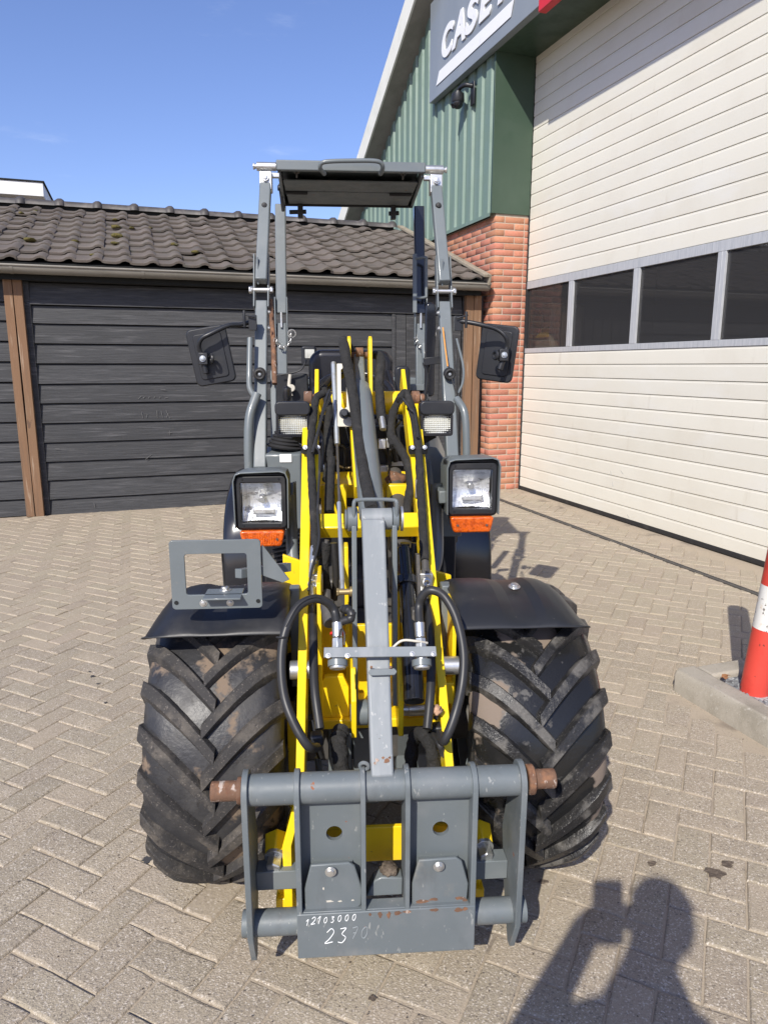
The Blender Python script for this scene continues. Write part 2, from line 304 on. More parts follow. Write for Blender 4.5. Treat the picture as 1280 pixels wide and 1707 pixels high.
def glass(name, tintc, mixf, dusty=0.0):  # dusty: share of painted grey haze, lightens panes in place of sheen
    m = bpy.data.materials.new(name); m.use_nodes = True
    N = m.node_tree.nodes; K = m.node_tree.links; N.clear()
    o = N.new('ShaderNodeOutputMaterial'); tr = N.new('ShaderNodeBsdfTransparent'); tr.inputs[0].default_value = (*tintc, 1)
    gl = N.new('ShaderNodeBsdfGlossy'); gl.inputs['Roughness'].default_value = 0.02; gl.inputs[0].default_value = (0.9, 0.93, 1, 1)
    fr = N.new('ShaderNodeFresnel'); fr.inputs[0].default_value = 1.5
    mu = N.new('ShaderNodeMath'); mu.operation = 'MULTIPLY'; mu.inputs[1].default_value = mixf
    mxs = N.new('ShaderNodeMixShader')
    K.new(fr.outputs[0], mu.inputs[0]); K.new(mu.outputs[0], mxs.inputs[0]); K.new(tr.outputs[0], mxs.inputs[1]); K.new(gl.outputs[0], mxs.inputs[2]); 
    if dusty:
        df = N.new('ShaderNodeBsdfDiffuse'); df.inputs[0].default_value = (0.42, 0.42, 0.44, 1)
        m2 = N.new('ShaderNodeMixShader'); m2.inputs[0].default_value = dusty
        K.new(mxs.outputs[0], m2.inputs[1]); K.new(df.outputs[0], m2.inputs[2]); K.new(m2.outputs[0], o.inputs[0])
    else: K.new(mxs.outputs[0], o.inputs[0])
    return m
M['pane'] = glass('tinted_pane', (0.60, 0.59, 0.57), 0.20, 0.05)  # a little grey haze mixed in so the unlit interior reads less black
M['lens'] = glass('clear_lens', (0.96, 0.97, 0.98), 1.3)

# ------------------------------------------------------------------ mesh helpers
class MB:
    def __init__(s): s.v = []; s.f = []
    def add(s, vs, fs):
        n = len(s.v); s.v += [Vector(p) for p in vs]; s.f += [tuple(i+n for i in f) for f in fs]; return s
    def box(s, x0, x1, y0, y1, z0, z1):
        return s.add([(x, y, z) for z in (z0, z1) for y in (y0, y1) for x in (x0, x1)],
                     [(0, 2, 3, 1), (4, 5, 7, 6), (0, 1, 5, 4), (2, 6, 7, 3), (0, 4, 6, 2), (1, 3, 7, 5)])
    def bar(s, p0, p1, w, h, side=(1, 0, 0), w1=None, h1=None):
        p0 = Vector(p0); p1 = Vector(p1); d = (p1-p0).normalized()
        a = Vector(side); a = (a - d*a.dot(d)).normalized(); b = d.cross(a)
        w1 = w if w1 is None else w1; h1 = h if h1 is None else h1
        vs = []
        for p, ww, hh in ((p0, w, h), (p1, w1, h1)):
            for i, j in ((-1, -1), (1, -1), (1, 1), (-1, 1)): vs.append(p + a*(i*ww/2) + b*(j*hh/2))
        return s.add(vs, [(0, 3, 2, 1), (4, 5, 6, 7), (0, 1, 5, 4), (1, 2, 6, 5), (2, 3, 7, 6), (3, 0, 4, 7)])
    def tube(s, pts, r, n=10, cap=True):
        pts = [Vector(p) for p in pts]; m = len(pts)
        rs = r if isinstance(r, (list, tuple)) else [r]*m
        t = (pts[1]-pts[0]).normalized()
        a = Vector((0, 0, 1)) if abs(t.z) < 0.9 else Vector((1, 0, 0))
        a = (a - t*a.dot(t)).normalized(); vs = []
        for i in range(m):
            if i == 0: t = pts[1]-pts[0]
            elif i == m-1: t = pts[-1]-pts[-2]
            else: t = (pts[i+1]-pts[i]).normalized() + (pts[i]-pts[i-1]).normalized()
            t = t.normalized(); a = (a - t*a.dot(t)).normalized(); b = t.cross(a)
            for k in range(n):
                q = 2*pi*k/n; vs.append(pts[i] + (a*cos(q) + b*sin(q))*rs[i])
        fs = []
        for i in range(m-1):
            for k in range(n):
                k2 = (k+1) % n
                fs.append((i*n+k, i*n+k2, (i+1)*n+k2, (i+1)*n+k))
        if cap: fs.append(tuple(range(n-1, -1, -1))); fs.append(tuple((m-1)*n+k for k in range(n)))
        return s.add(vs, fs)
    def cyl(s, p0, p1, r, r1=None, n=20): return s.tube([p0, p1], [r, r if r1 is None else r1], n)
    def ring(s, c, axis, R, r, n=24, m=8):
        c = Vector(c); ax = Vector(axis).normalized(); a = ax.orthogonal().normalized(); b = ax.cross(a); vs = []; fs = []
        for i in range(n):
            q = 2*pi*i/n; d = a*cos(q) + b*sin(q)
            for k in range(m):
                p = 2*pi*k/m; vs.append(c + d*(R + r*cos(p)) + ax*(r*sin(p)))
        for i in range(n):
            for k in range(m):
                fs.append((i*m+k, ((i+1) % n)*m+k, ((i+1) % n)*m+(k+1) % m, i*m+(k+1) % m))
        return s.add(vs, fs)
    def prism(s, poly, o, ax, ay, t):
        o = Vector(o); ax = Vector(ax); ay = Vector(ay); nrm = ax.cross(ay).normalized()*t
        n = len(poly); a = [o + ax*p[0] + ay*p[1] for p in poly]
        return s.add(a + [p + nrm for p in a], [tuple(range(n-1, -1, -1)), tuple(range(n, 2*n))] + [(i, (i+1) % n, n+(i+1) % n, n+i) for i in range(n)])
    def ringprism(s, outer, inner, o, ax, ay, t):
        o = Vector(o); ax = Vector(ax); ay = Vector(ay); nrm = ax.cross(ay).normalized()*t
        n = len(outer); P = [o + ax*p[0] + ay*p[1] for p in outer + inner]; Q = [p + nrm for p in P]; fs = []
        for i in range(n):
            j = (i+1) % n
            fs += [(i, n+i, n+j, j), (2*n+i, 2*n+j, 3*n+j, 3*n+i), (i, j, 2*n+j, 2*n+i), (n+i, 3*n+i, 3*n+j, n+j)]
        return s.add(P + Q, fs)
    def lathe(s, prof, c, axis=(1, 0, 0), n=48, closed=False):
        c = Vector(c); ax = Vector(axis).normalized(); a = Vector((0, 0, 1)) if abs(ax.z) < .9 else Vector((0, 1, 0)); a = (a - ax*a.dot(ax)).normalized(); b = ax.cross(a); vs = []; fs = []; m = len(prof)
        for i in range(n):
            q = 2*pi*i/n; d = a*cos(q) + b*sin(q)
            for x, r in prof: vs.append(c + ax*x + d*r)
        for i in range(n):
            for k in range(m-1):
                fs.append((i*m+k, i*m+k+1, ((i+1) % n)*m+k+1, ((i+1) % n)*m+k))
        return s.add(vs, fs)
    def mesh(s, name, mat, smooth=35):
        me = bpy.data.meshes.new(name); me.from_pydata([tuple(v) for v in s.v], [], s.f); me.validate(); me.update()
        import bmesh
        bm = bmesh.new(); bm.from_mesh(me); bmesh.ops.recalc_face_normals(bm, faces=bm.faces); bm.to_mesh(me); bm.free()
        if mat: me.materials.append(M[mat])
        if smooth:
            me.shade_smooth(); me.set_sharp_from_angle(angle=radians(smooth))
        return me
    def done(s, name, mat, parent=None, bevel=0.0, smooth=35, seg=2):
        o = bpy.data.objects.new(name, s.mesh(name, mat, smooth)); COL.objects.link(o)
        if parent: o.parent = parent
        if bevel:
            b = o.modifiers.new('bevel', 'BEVEL'); b.width = bevel; b.segments = seg; b.limit_method = 'ANGLE'; b.angle_limit = radians(40)
            b.harden_normals = False
        return o

def rpoly(x0, x1, z0, z1, r, n=4):     # rounded rectangle outline
    out = []
    for cx, cz, a0 in ((x1-r, z1-r, 0), (x0+r, z1-r, 90), (x0+r, z0+r, 180), (x1-r, z0+r, 270)):
        for i in range(n+1):
            q = radians(a0 + 90*i/n); out.append((cx + r*cos(q), cz + r*sin(q)))
    return out

def circ(cx, cz, r, n, a0=0.0): return [(cx + r*cos(a0 + 2*pi*i/n), cz + r*sin(a0 + 2*pi*i/n)) for i in range(n)]

def spline(pts, sub=6):
    P = [Vector(p) for p in pts]; P = [P[0]*2-P[1]] + P + [P[-1]*2-P[-2]]; out = []
    for i in range(1, len(P)-2):
        a, b, c, d = P[i-1], P[i], P[i+1], P[i+2]
        for k in range(sub):
            t = k/sub
            out.append(0.5*((2*b) + (c-a)*t + (2*a-5*b+4*c-d)*t*t + (3*b-a-3*c+d)*t**3))
    out.append(P[-2]); return out

def tag(o, label=None, cat=None, group=None, kind=None):
    if label: o['label'] = label
    if cat: o['category'] = cat
    if group: o['group'] = group
    if kind: o['kind'] = kind
    return o

def empty(name, loc=(0, 0, 0), rz=0.0):
    o = bpy.data.objects.new(name, None); COL.objects.link(o); o.location = loc; o.rotation_euler = (0, 0, rz)
    o.empty_display_size = 0.1
    return o

def inst(name, me, parent, mtx=None, loc=None):
    o = bpy.data.objects.new(name, me); COL.objects.link(o)
    if parent: o.parent = parent
    if mtx is not None: o.matrix_local = mtx
    if loc is not None: o.location = loc
    return o

# ================================================================== the ground
ground = MB().add([(-60, -40, -0.0045), (60, -40, -0.0045), (60, 90, -0.0045), (-60, 90, -0.0045)], [(0, 1, 2, 3)]).done('paved_yard', 'sand', None, smooth=0)
tag(ground, 'sandy bed of the yard showing in the paving joints', kind='structure')

PA = radians(-25.8); PW = 0.0885
pc, ps = cos(PA), sin(PA)
def paver_mesh(horizontal, seed):
    lx, ly = (2*PW, PW) if horizontal else (PW, 2*PW)
    q = random.Random(seed); g = 0.0010; mb = MB()
    nx, ny = (4, 2) if horizontal else (2, 4)
    base = [(-lx/2 + lx*i/nx, -ly/2) for i in range(nx)] + [(lx/2, -ly/2 + ly*i/ny) for i in range(ny)] + [(lx/2 - lx*i/nx, ly/2) for i in range(nx)] + [(-lx/2, ly/2 - ly*i/ny) for i in range(ny)]
    n = len(base); wob = [q.uniform(0, .0016) for _ in base]; chip_ = [q.uniform(.002, .006) if q.random() < .8 else q.uniform(.006, .010) for _ in base]
    def rng(e, z, k=0):
        out = []
        for (x, y), w, c_ in zip(base, wob, chip_):
            m = e + w + c_*k; fx = max(0, 1 - m/(lx/2)*1.0); fy = max(0, 1 - m/(ly/2)*1.0)
            out.append((x*fx, y*fy, z))
        return out
    mb.add(rng(g, -0.04) + rng(g, -0.0050) + rng(g, -0.0014, .45) + rng(g, 0, 1.2),
           [(r*n+i, r*n+(i+1) % n, (r+1)*n+(i+1) % n, (r+1)*n+i) for r in range(3) for i in range(n)] + [tuple(range(3*n, 4*n))])
    return mb
PMB = [[paver_mesh(h, 10*s+h) for s in range(4)] for h in (True, False)]
PME = [[m.mesh('paver', 'paver', 14) for m in r] for r in PMB]
rp = random.Random(3)
spots = []
PO = G(60/3.2, 1380 + 655/3.2)         # one joint of the bond, from which the pattern is laid out
for i in range(-95, 110):
    for j in range(-60, 125):
        k = (i + j) % 4
        if k not in (0, 2): continue
        cx, cy = ((i+1)*PW, (j+.5)*PW) if k == 0 else ((i+.5)*PW, (j+1)*PW)
        x = cx*pc - cy*ps + PO.x; y = cx*ps + cy*pc + PO.y
        if y < 0.3 or y > 9.5: continue
        if abs(x) > 0.75 + 0.75*y: continue
        uu = x*cos(TH) + y*sin(TH); vv = -x*sin(TH) + y*cos(TH)
        if vv > 6.80 and uu < 3.4: continue
        if uu > 3.70: continue
        if 3.305 < uu < 3.355: continue
        if uu > 1.985 and vv < 2.18: continue    # the kerbed island
        spots.append((x, y, k))
def in_view(x, y):
    d = y*cos(PITCH) + CAM_H*sin(PITCH); yy = -y*sin(PITCH) + CAM_H*cos(PITCH)
    return d > 0.3 and abs(x)/d < 0.60 and yy/d < 0.80
vis = sorted([s for s in spots if in_view(s[0], s[1]) and not (abs(s[0]+0.0) < 0.42 and 1.55 < s[1] < 3.6)], key=lambda s: s[1]**2 + s[0]**2)[:300]
visset = set(vis)
far = MB(); fr = []
for (x, y, k) in spots:
    dz = rp.uniform(-0.0020, 0.0012) + .0012*sin(3*x+1)*cos(2.3*y); tx = rp.gauss(0, 0.009); ty = rp.gauss(0, 0.009); rz = PA + rp.gauss(0, 0.006)
    mt = Matrix.Translation((x, y, dz)) @ Euler((tx, ty, rz)).to_matrix().to_4x4()
    kk = 0 if k == 0 else 1; sv = rp.randrange(4)
    if (x, y, k) in visset:
        inst('paver', PME[kk][sv], ground, mt)
    else:
        n0 = len(far.f); far.add([mt @ v for v in PMB[kk][sv].v], PMB[kk][sv].f); fr += [rp.random()]*(len(far.f)-n0)
fo = far.done('pavers', None, ground, smooth=0); fo.data.materials.append(M['paver2']); tag(fo, kind='stuff')
at = fo.data.attributes.new('rnd', 'FLOAT', 'FACE'); at.data.foreach_set('value', fr)

# ================================================================== the buildings share one turned frame
def UV(name, label, cat=None, kind=None):
    e = empty(name, (0, 0, 0), TH); return tag(e, label, cat, None, kind)

# ---- steel channel and door sill in front of the workshop
ch = MB().box(-0.016, 0.016, -1.2, 6.66, -0.05, 0.001).box(-0.020, -0.016, -1.2, 6.66, -0.05, 0.004).box(0.016, 0.020, -1.2, 6.66, -0.05, 0.004).done('drain_channel', 'cast', None, smooth=0)
ch.location = (3.33*cos(TH), 3.33*sin(TH), 0.001); ch.rotation_euler = (0, 0, TH)
tag(ch, 'narrow steel drain channel running along the front of the big door', 'drain')

ws = UV('workshop', 'green clad workshop with red brick plinth and cream sectional door', 'building')
UF = 3.45; UD = 3.83; VP = 6.69; ZB = 2.80; ZL = 4.20
def roofz(v): return 5.278 - 0.606*(v - 8.212)
# mortar body behind the bricks
MB().box(UF+0.005, UD+0.05, VP+0.005, 13.2, -0.02, ZB).done('plinth_wall', 'mortar', ws, smooth=0)
bl, bh, bd, cr_ = 0.210, 0.0515, 0.10, 0.0625
def brick_mb(l, w):
    b = 0.004; mb = MB()
    x0, x1, y0, y1, z0, z1 = 0, w, 0, l, 0, bh
    return mb.box(x0, x1, y0, y1, z0, z1)
brk = random.Random(5)
FULLX = MB().box(0, bl, 0, bd, 0, bh); HALFX = MB().box(0, bd, 0, bd, 0, bh)
def bevmesh(mb, name, mat, w=0.0016):
    import bmesh
    me = mb.mesh(name, mat, 0); bm = bmesh.new(); bm.from_mesh(me)
    bmesh.ops.bevel(bm, geom=list(bm.edges), offset=w, segments=1, affect='EDGES'); bm.to_mesh(me); bm.free()
    me.shade_smooth(); me.set_sharp_from_angle(angle=radians(50)); return me
m_strX = bevmesh(MB().box(0, bl, 0, bd, 0, bh), 'brick', 'brick')
m_hdr = bevmesh(MB().box(0, bd, 0, bd, 0, bh), 'brick', 'brick')
m_strY = bevmesh(MB().box(0, bd, 0, bl, 0, bh), 'brick', 'brick')
m_cut = bevmesh(MB().box(0, 0.045, 0, bd, 0, bh), 'brick', 'brick')
ncourse = int(ZB/cr_)
def putb(me, u, v, z):
    j = brk.uniform(-0.0018, 0.0018)
    mt = Matrix.Translation((u + j, v + brk.uniform(-0.0018, 0.0018), z + 0.005 + brk.uniform(-.001, .001))) @ Euler((0, 0, brk.gauss(0, 0.004))).to_matrix().to_4x4()
    inst('brick', me, ws, mt)
for c in range(ncourse):
    z = c*cr_
    if c % 2 == 0:
        putb(m_strX, UF, VP, z); putb(m_hdr, UF + bl + .0105, VP, z); putb(m_cut, UF + bl + bd + .021, VP, z); v = VP + bd + .0105
    else:
        putb(m_strY, UF, VP, z); putb(m_strX, UF + bd + .0105, VP, z); putb(m_cut, UF + bd + bl + .021, VP, z); v = VP + bl + .0105
    vmax = 7.0 if z < 1.95 else min(9.6, 6.9 + (z-1.95)*2.9 + 0.3)
    while v < vmax:
        putb(m_strY, UF, v, z); v += bl + .0105
# cladding: trapezoidal sheets, each about a metre wide, cut to the slope of the roof
def sheet(v0, v1, zb):
    mb = MB(); pitch = 0.20; prof = []
    n = int(round((v1-v0)/pitch))
    for i in range(n):
        a = v0 + i*pitch
        prof += [(a, 0.0), (a+.070, 0.0), (a+.085, -.024), (a+.185, -.024)]
    prof.append((v1, 0.0))
    vs = []; fs = []
    for (v, du) in prof:
        zt = roofz(v) + 0.02
        vs += [(UF-0.012+du, v, zb), (UF-0.012+du, v, zt)]
    for i in range(len(prof)-1): fs.append((2*i, 2*i+1, 2*i+3, 2*i+2))
    mb.add(vs, fs); o = mb.done('cladding_sheet', 'clad', ws, smooth=0)
    s = o.modifiers.new('thick', 'SOLIDIFY'); s.thickness = 0.002; s.offset = 0
v = VP + 0.02
while v < 12.2: sheet(v, v+1.0, ZB-0.02); v += 1.0
v = VP + 0.02
while v > 0.8: sheet(v-1.0, v, ZL+0.02); v -= 1.0
MB().box(UF-0.055, UF+0.02, VP+0.02, 12.6, ZB-0.030, ZB-0.021).box(UF-0.055, UF-0.052, VP+.02, 12.6, ZB-.055, ZB-.030).done('flashing', 'clad', ws, smooth=0)
MB().box(UF-0.02, UF+0.011, VP+0.13, 12.6, ZB-0.045, ZB-0.031).done('shadow_gap', 'black', ws, smooth=0)
# smooth green corner, return and lintel
MB().box(UF-0.052, UD+0.02, VP-0.012, VP+0.018, ZB-0.03, ZL).done('corner_panel', 'green', ws, 0.002)
MB().box(UF-0.052, UD+0.30, 1.4, VP+0.018, ZL, ZL+0.018).done('lintel_panel', 'green', ws, 0.002)
# inner wall behind cladding
bd2 = MB(); pr = [(0.5, ZL+.02), (VP, ZL+.02), (VP, ZB), (12.9, ZB), (12.9, roofz(12.9)), (0.5, roofz(0.5))]
bd2.prism(pr, (UF+0.02, 0, 0), (0, 1, 0), (0, 0, 1), 0.2).done('wall', 'black', ws, smooth=0)
# verge board and soffit, in lengths
UO = 3.175
v = 13.4
while v > 0.4:
    w0 = v - 2.98; 
    MB().prism([(w0, roofz(w0)), (v, roofz(v)), (v, roofz(v)+.30), (w0, roofz(w0)+.30)], (UO, 0, 0), (0, 1, 0), (0, 0, 1), 0.025).done('verge_board', 'verge', ws, 0.002)
    MB().prism([(w0, roofz(w0)+.004), (v, roofz(v)+.004), (v, roofz(v)+.016), (w0, roofz(w0)+.016)], (UO+.026, 0, 0), (0, 1, 0), (0, 0, 1), 0.30).done('soffit_board', 'soffit', ws, 0.001)
    v -= 3.0
MB().prism([(0.4, roofz(.4)+.05), (13.4, roofz(13.4)+.05), (13.4, roofz(13.4)+.29), (0.4, roofz(.4)+.29)], (UO+.03, 0, 0), (0, 1, 0), (0, 0, 1), 10).done('roof', 'gutter', ws, smooth=0)
MB().prism([(UO, -0.03), (UO+10, -.03), (UO+10, .0), (UO, .0)], (0, 13.4, roofz(13.4)+.3), (1, 0, 0), (0, 0, 1), -0.1).done('roof_edge', 'verge', ws, smooth=0)
# the sectional door
door = MB().box(UD+0.03, UD+0.05, 1.6, VP+0.10, 0.0, 1.43).box(UD+0.03, UD+0.05, 1.6, VP+.10, 2.13, ZL).done('sectional_door', 'black', ws, smooth=0)
def panel(z0, z1):
    g = 0.0019; d = 0.004
    y0, y1 = 1.6, VP+0.09
    mb = MB(); pr = [(0.03, z0+g), (0.003, z0+g), (0.0, z0+g+.0025), (-0.0008, (z0+z1)/2), (0.0, z1-g-.014), (0.002, z1-g-.010), (0.0025, z1-g), (0.03, z1-g)]
    vs = [(UD+u, y, z) for y in (y0, y1) for u, z in pr]; n = len(pr)
    mb.add(vs, [tuple(range(n)), tuple(range(2*n-1, n-1, -1))] + [(i, n+i, n+(i+1) % n, (i+1) % n) for i in range(n)])
    return mb.done('door_panel', 'door', door, smooth=20)
zz = [0.035] + [0.137 + 0.1175*i for i in range(12)]; zz[-1] = 1.428
for a, b in zip(zz[:-1], zz[1:]): panel(a, b)
z = 2.137
while z < ZL + 0.02: panel(z, z+.118); z += .118
MB().box(UD-0.004, UD+0.03, 1.6, VP+.09, 0.002, 0.035).done('bottom_seal', 'rubber', door, 0.004)
# glazed section
MB().box(UD-0.004, UD+.03, 1.6, VP+.09, 1.429, 1.476).done('window_rail', 'alu', door, 0.002)
MB().box(UD-0.004, UD+.03, 1.6, VP+.09, 2.064, 2.136).done('window_rail', 'alu', door, 0.002)
vm = [VP+0.07, 5.885, 4.965, 4.075, 3.18, 2.30]
for i, q in enumerate(vm): MB().box(UD-0.005, UD+.03, q-.036, q+.036, 1.477, 2.063).box(UD-.0065, UD-.005, q-.004, q+.004, 1.477, 2.063).done('mullion', 'alu', door, 0.003)
for a, b in zip(vm[1:], vm[:-1]): MB().box(UD+.012, UD+.018, a+.037, b-.037, 1.478, 2.062).done('window_pane', 'pane', door, smooth=0)
MB().box(UD-.012, UD+.03, VP-.012, VP+.012, 0, ZL).done('door_seal', 'rubber', door, smooth=0)
# the dim room behind the glazing
MB().box(UD+5.0, UD+5.1, 0.5, 11, -0.01, 4.5).box(UD+.1, UD+5.0, 10.9, 11.0, 0, 4.5).box(UD+.1, UD+5, 0.4, .5, 0, 4.5).box(UD+.1, UD+5, .5, 10.9, 4.4, 4.45).done('room_wall', 'room', ws, smooth=0)
MB().box(UD+.09, UD+5.0, .5, 10.9, -0.003, 0.0).done('room_floor', 'room', ws, smooth=0)
MB().box(UD+.06, UD+.22, 0.3, 1.6, 0, ZL).done('door_pier', 'mortar', ws, smooth=0)

# a machine parked inside, seen through the first pane
im = UV('stored_machine', 'cream and yellow machine parked behind the leftmost door window', 'machine')
MB().box(UD+.35, UD+.75, 6.75, 7.9, 0.3, 1.95).done('machine_body', 'cream', im, 0.04)
MB().box(UD+.33, UD+.349, 6.80, 7.35, 1.60, 1.70).done('machine_stripe', 'yellow', im, smooth=0)
MB().box(UD+.33, UD+.349, 6.80, 7.6, 1.36, 1.44).done('machine_stripe', 'yellow', im, smooth=0)
MB().lathe([(-.03, 0.0), (-.03, .13), (0, .15), (0, .0)], (UD+.345, 7.05, 1.76), (1, 0, 0), 32).done('machine_lamp', 'plastic', im)

# ---- the sign above the door
SU = 3.33; sg = UV('fascia_sign', 'grey lightbox sign with white slanted lettering and a red end over the door', 'sign')
MB().box(SU, UF-.046, 3.10, 8.15, 4.200, 5.20).done('sign_box', 'signgrey', sg, 0.004)
MB().box(SU-.004, UF-.05, 3.15, 5.80, 4.150, 5.19).done('red_panel', 'signred', sg, 0.006)
def text_mesh(s, size, shear, sx, off, ext):
    cu = bpy.data.curves.new('lettering', 'FONT'); cu.body = s; cu.size = size; cu.shear = shear; cu.offset = off; cu.extrude = ext
    ob = bpy.data.objects.new('t', cu); COL.objects.link(ob); bpy.context.view_layer.update()
    me = bpy.data.meshes.new_from_object(ob.evaluated_get(bpy.context.evaluated_depsgraph_get())); bpy.data.objects.remove(ob)
    me.transform(Matrix.Scale(sx, 4, (1, 0, 0))); return me
LX = Vector((0, -1, 0)); LZ_ = Vector((0, 0, 1)); LN = Vector((-1, 0, 0))
def letter(chr_, v0, z0, h, width):
    me = text_mesh(chr_, 1.0, 0.22, 1.0, 0.045, 0.006)
    xs = [v.co.x for v in me.vertices]; ys = [v.co.y for v in me.vertices]
    me.transform(Matrix.Translation((-min(xs), -min(ys), 0)))
    me.transform(Matrix.Diagonal((width/(max(xs)-min(xs)), h/(max(ys)-min(ys)), 1, 1)))
    me.transform(Matrix((( 0, 0, -1, SU-.008), (-1, 0, 0, v0), (0, 1, 0, z0), (0, 0, 0, 1))))
    me.materials.append(M['signwhite']); o = inst('letter', me, sg); return o
SIGN = [('C', 7.79, .30), ('A', 7.53, .33), ('S', 7.21, .31), ('E', 6.90, .30), ('I', 6.52, .17), ('H', 6.30, .32)]
for c_, v0, w_ in SIGN: letter(c_, v0, 4.50, 0.30, w_)
MB().prism([(7.94, 4.31), (7.86, 4.43), (6.22, 4.43), (6.27, 4.31)], (SU-.004, 0, 0), (0, 1, 0), (0, 0, 1), -.004).done('underline_bar', 'signwhite', sg, smooth=0)

# ---- camera under the sign
sc = UV('security_camera', 'black dome security camera on a bracket under the sign', 'camera')
cu_ = 3.335; cv = 7.32
CZ = 4.00
MB().box(UF-.062, UF-.046, cv-.20, cv-.12, 3.88, 4.10).done('wall_plate', 'plastic', sc, 0.006)
MB().tube(spline([(UF-.06, cv-.16, 4.06), (UF-.12, cv-.12, 4.075), (cu_-.02, cv-.03, 4.075), (cu_-.03, cv, 4.05)], 5), 0.022, 12).done('bracket_arm', 'plastic', sc)
MB().lathe([(.05, 0), (.05, .035), (.03, .04), (.03, .062), (-.04, .068), (-.055, .06)], (cu_-.03, cv, CZ+.0), (0, 0, 1), 28).done('camera_housing', 'plastic', sc)
MB().lathe([(-.055, .058)] + [(-.055-.06*sin(radians(a)), .058*cos(radians(a))) for a in range(10, 91, 10)], (cu_-.03, cv, CZ), (0, 0, 1), 28).done('dome', 'gloss', sc)
MB().lathe([(0, 0), (0, .022), (.012, .026), (.012, .014), (.004, 0)], (cu_-.075, cv+.0, CZ-.085), (-.8, -.2, -.55), 16).done('lens', 'plastic', sc)

# ================================================================== the shed
sh = UV('timber_shed', 'low shed of black horizontal planks under a brown tiled roof', 'shed')
VS = 6.85
MB().box(-4.2, 3.40, VS+.03, 11.2, 0, 2.0).done('shed_core', 'black', sh, smooth=0)
lines = [1.803, 1.650, 1.484, 1.315, 1.144, 0.977, 0.805, 0.637, 0.467, 0.301, 0.130, -0.02]
def plank(u0, u1, z0, z1, tilt=.012, nm='plank'):
    mb = MB(); d = 0.022
    vs = []
    for u in (u0, u1): vs += [(u, VS+.028, z0), (u, VS-tilt, z0), (u, VS-tilt, z0+.006), (u, VS+.008, z1), (u, VS+.028, z1)]
    mb.add(vs, [(0, 1, 2, 3, 4), (9, 8, 7, 6, 5)] + [(i, 5+i, 5+(i+1) % 5, (i+1) % 5) for i in range(5)])
    return mb.done(nm, 'plank', sh, 0.0015, smooth=25)
rs = random.Random(11)
for i in range(len(lines)):
    z0 = lines[i] + .004; z1 = (lines[i-1]-.004) if i else 1.985
    if i == 0: plank(-0.83, 3.18, z0, z1, .022)
    else: plank(-0.80 + .0*i, 2.43, z0 + rs.uniform(-.002, .002), z1)
    plank(-4.1, -0.99, z0 + .018, min(z1 + .018, 1.99))
u = 2.46
while u < 3.15:
    w = min(0.118, 3.19-u)
    MB().box(u+.002, u+w-.002, VS-.006, VS+.02, 0.01, 1.80).done('upright_plank', 'plank', sh, 0.003); u += 0.120
MB().box(2.425, 2.458, VS-.022, VS+.02, 0.0, 1.80).done('door_jamb', 'plank', sh, 0.003)
# oak posts, each of two beams with a crack between
def post(ua, ub, vf, z1):
    um = (ua+ub)/2; p = MB()
    for a, b, s_ in ((ua, um, 1), (um, ub, -1)):
        vs = []
        for z, g in ((0.0, .003), (.5, .0015), (.95, .006), (1.3, .006), (1.8, .003), (z1, .002)):
            a1, b1 = (a, b-g) if s_ == 1 else (a+g, b)
            vs += [(a1, vf, z), (b1, vf, z), (b1, vf+.06, z), (a1, vf+.06, z)]
        fs = [(0, 1, 2, 3), (20, 23, 22, 21)] + [(4*k+i, 4*k+(i+1) % 4, 4*k+4+(i+1) % 4, 4*k+4+i) for k in range(5) for i in range(4)]
        MB().add(vs, fs).done('post_beam', 'post', sh, 0.003)
post(-0.985, -0.845, VS-.075, 2.0)
MB().box(-.845, -.80, VS-.02, VS+.0, 0, 1.99).done('batten', 'plank', sh, smooth=0)
post(3.205, 3.375, VS-.06, 2.0)
MB().box(3.19, 3.42, VS-.005, VS+.1, 0, 2.0).done('corner_board', 'plank', sh, smooth=0)
# eaves
MB().box(-4.3, 3.33, VS-.115, VS+.03, 1.995, 2.01).box(-4.3, 3.33, VS-.130, VS-.116, 1.99, 2.09).done('eaves_board', 'black', sh, smooth=0)
gp = [(-.060+.060*(1-cos(radians(a))), -.062*sin(radians(a))) for a in range(0, 181, 15)]
gm = MB(); n = len(gp)
GV = VS-.205
for u0, u1 in ((-4.3, -1.02), (-1.02, 1.48), (1.48, 3.37)):
    gm = MB(); vs = [(u_, GV+a, 2.090+b) for u_ in (u0, u1) for a, b in gp] ; vs += [(u_, GV+a*.93+.0, 2.090+b*.93) for u_ in (u0, u1) for a, b in gp]
    fs = [(i, i+1, n+i+1, n+i) for i in range(n-1)] + [(2*n+i, 3*n+i, 3*n+i+1, 2*n+i+1) for i in range(n-1)]
    gm.add(vs, fs); gm.tube([(u0, GV-.062, 2.090), (u1, GV-.062, 2.090)], .009, 10); o = gm.done('gutter', 'gutter', sh)
MB().prism([(a-.0, b) for a, b in gp], (3.365, GV, 2.090), (0, 1, 0), (0, 0, 1), .004).done('gutter_end', 'gutter', sh, smooth=0)
u = -2.9
while u < 3.3:
    MB().add([(u+du, GV+a*1.05, 2.090+b*1.04) for du in (0, .025) for a, b in gp], [(i, i+1, n+i+1, n+i) for i in range(n-1)]).done('gutter_bracket', 'gutter', sh); u += 1.0
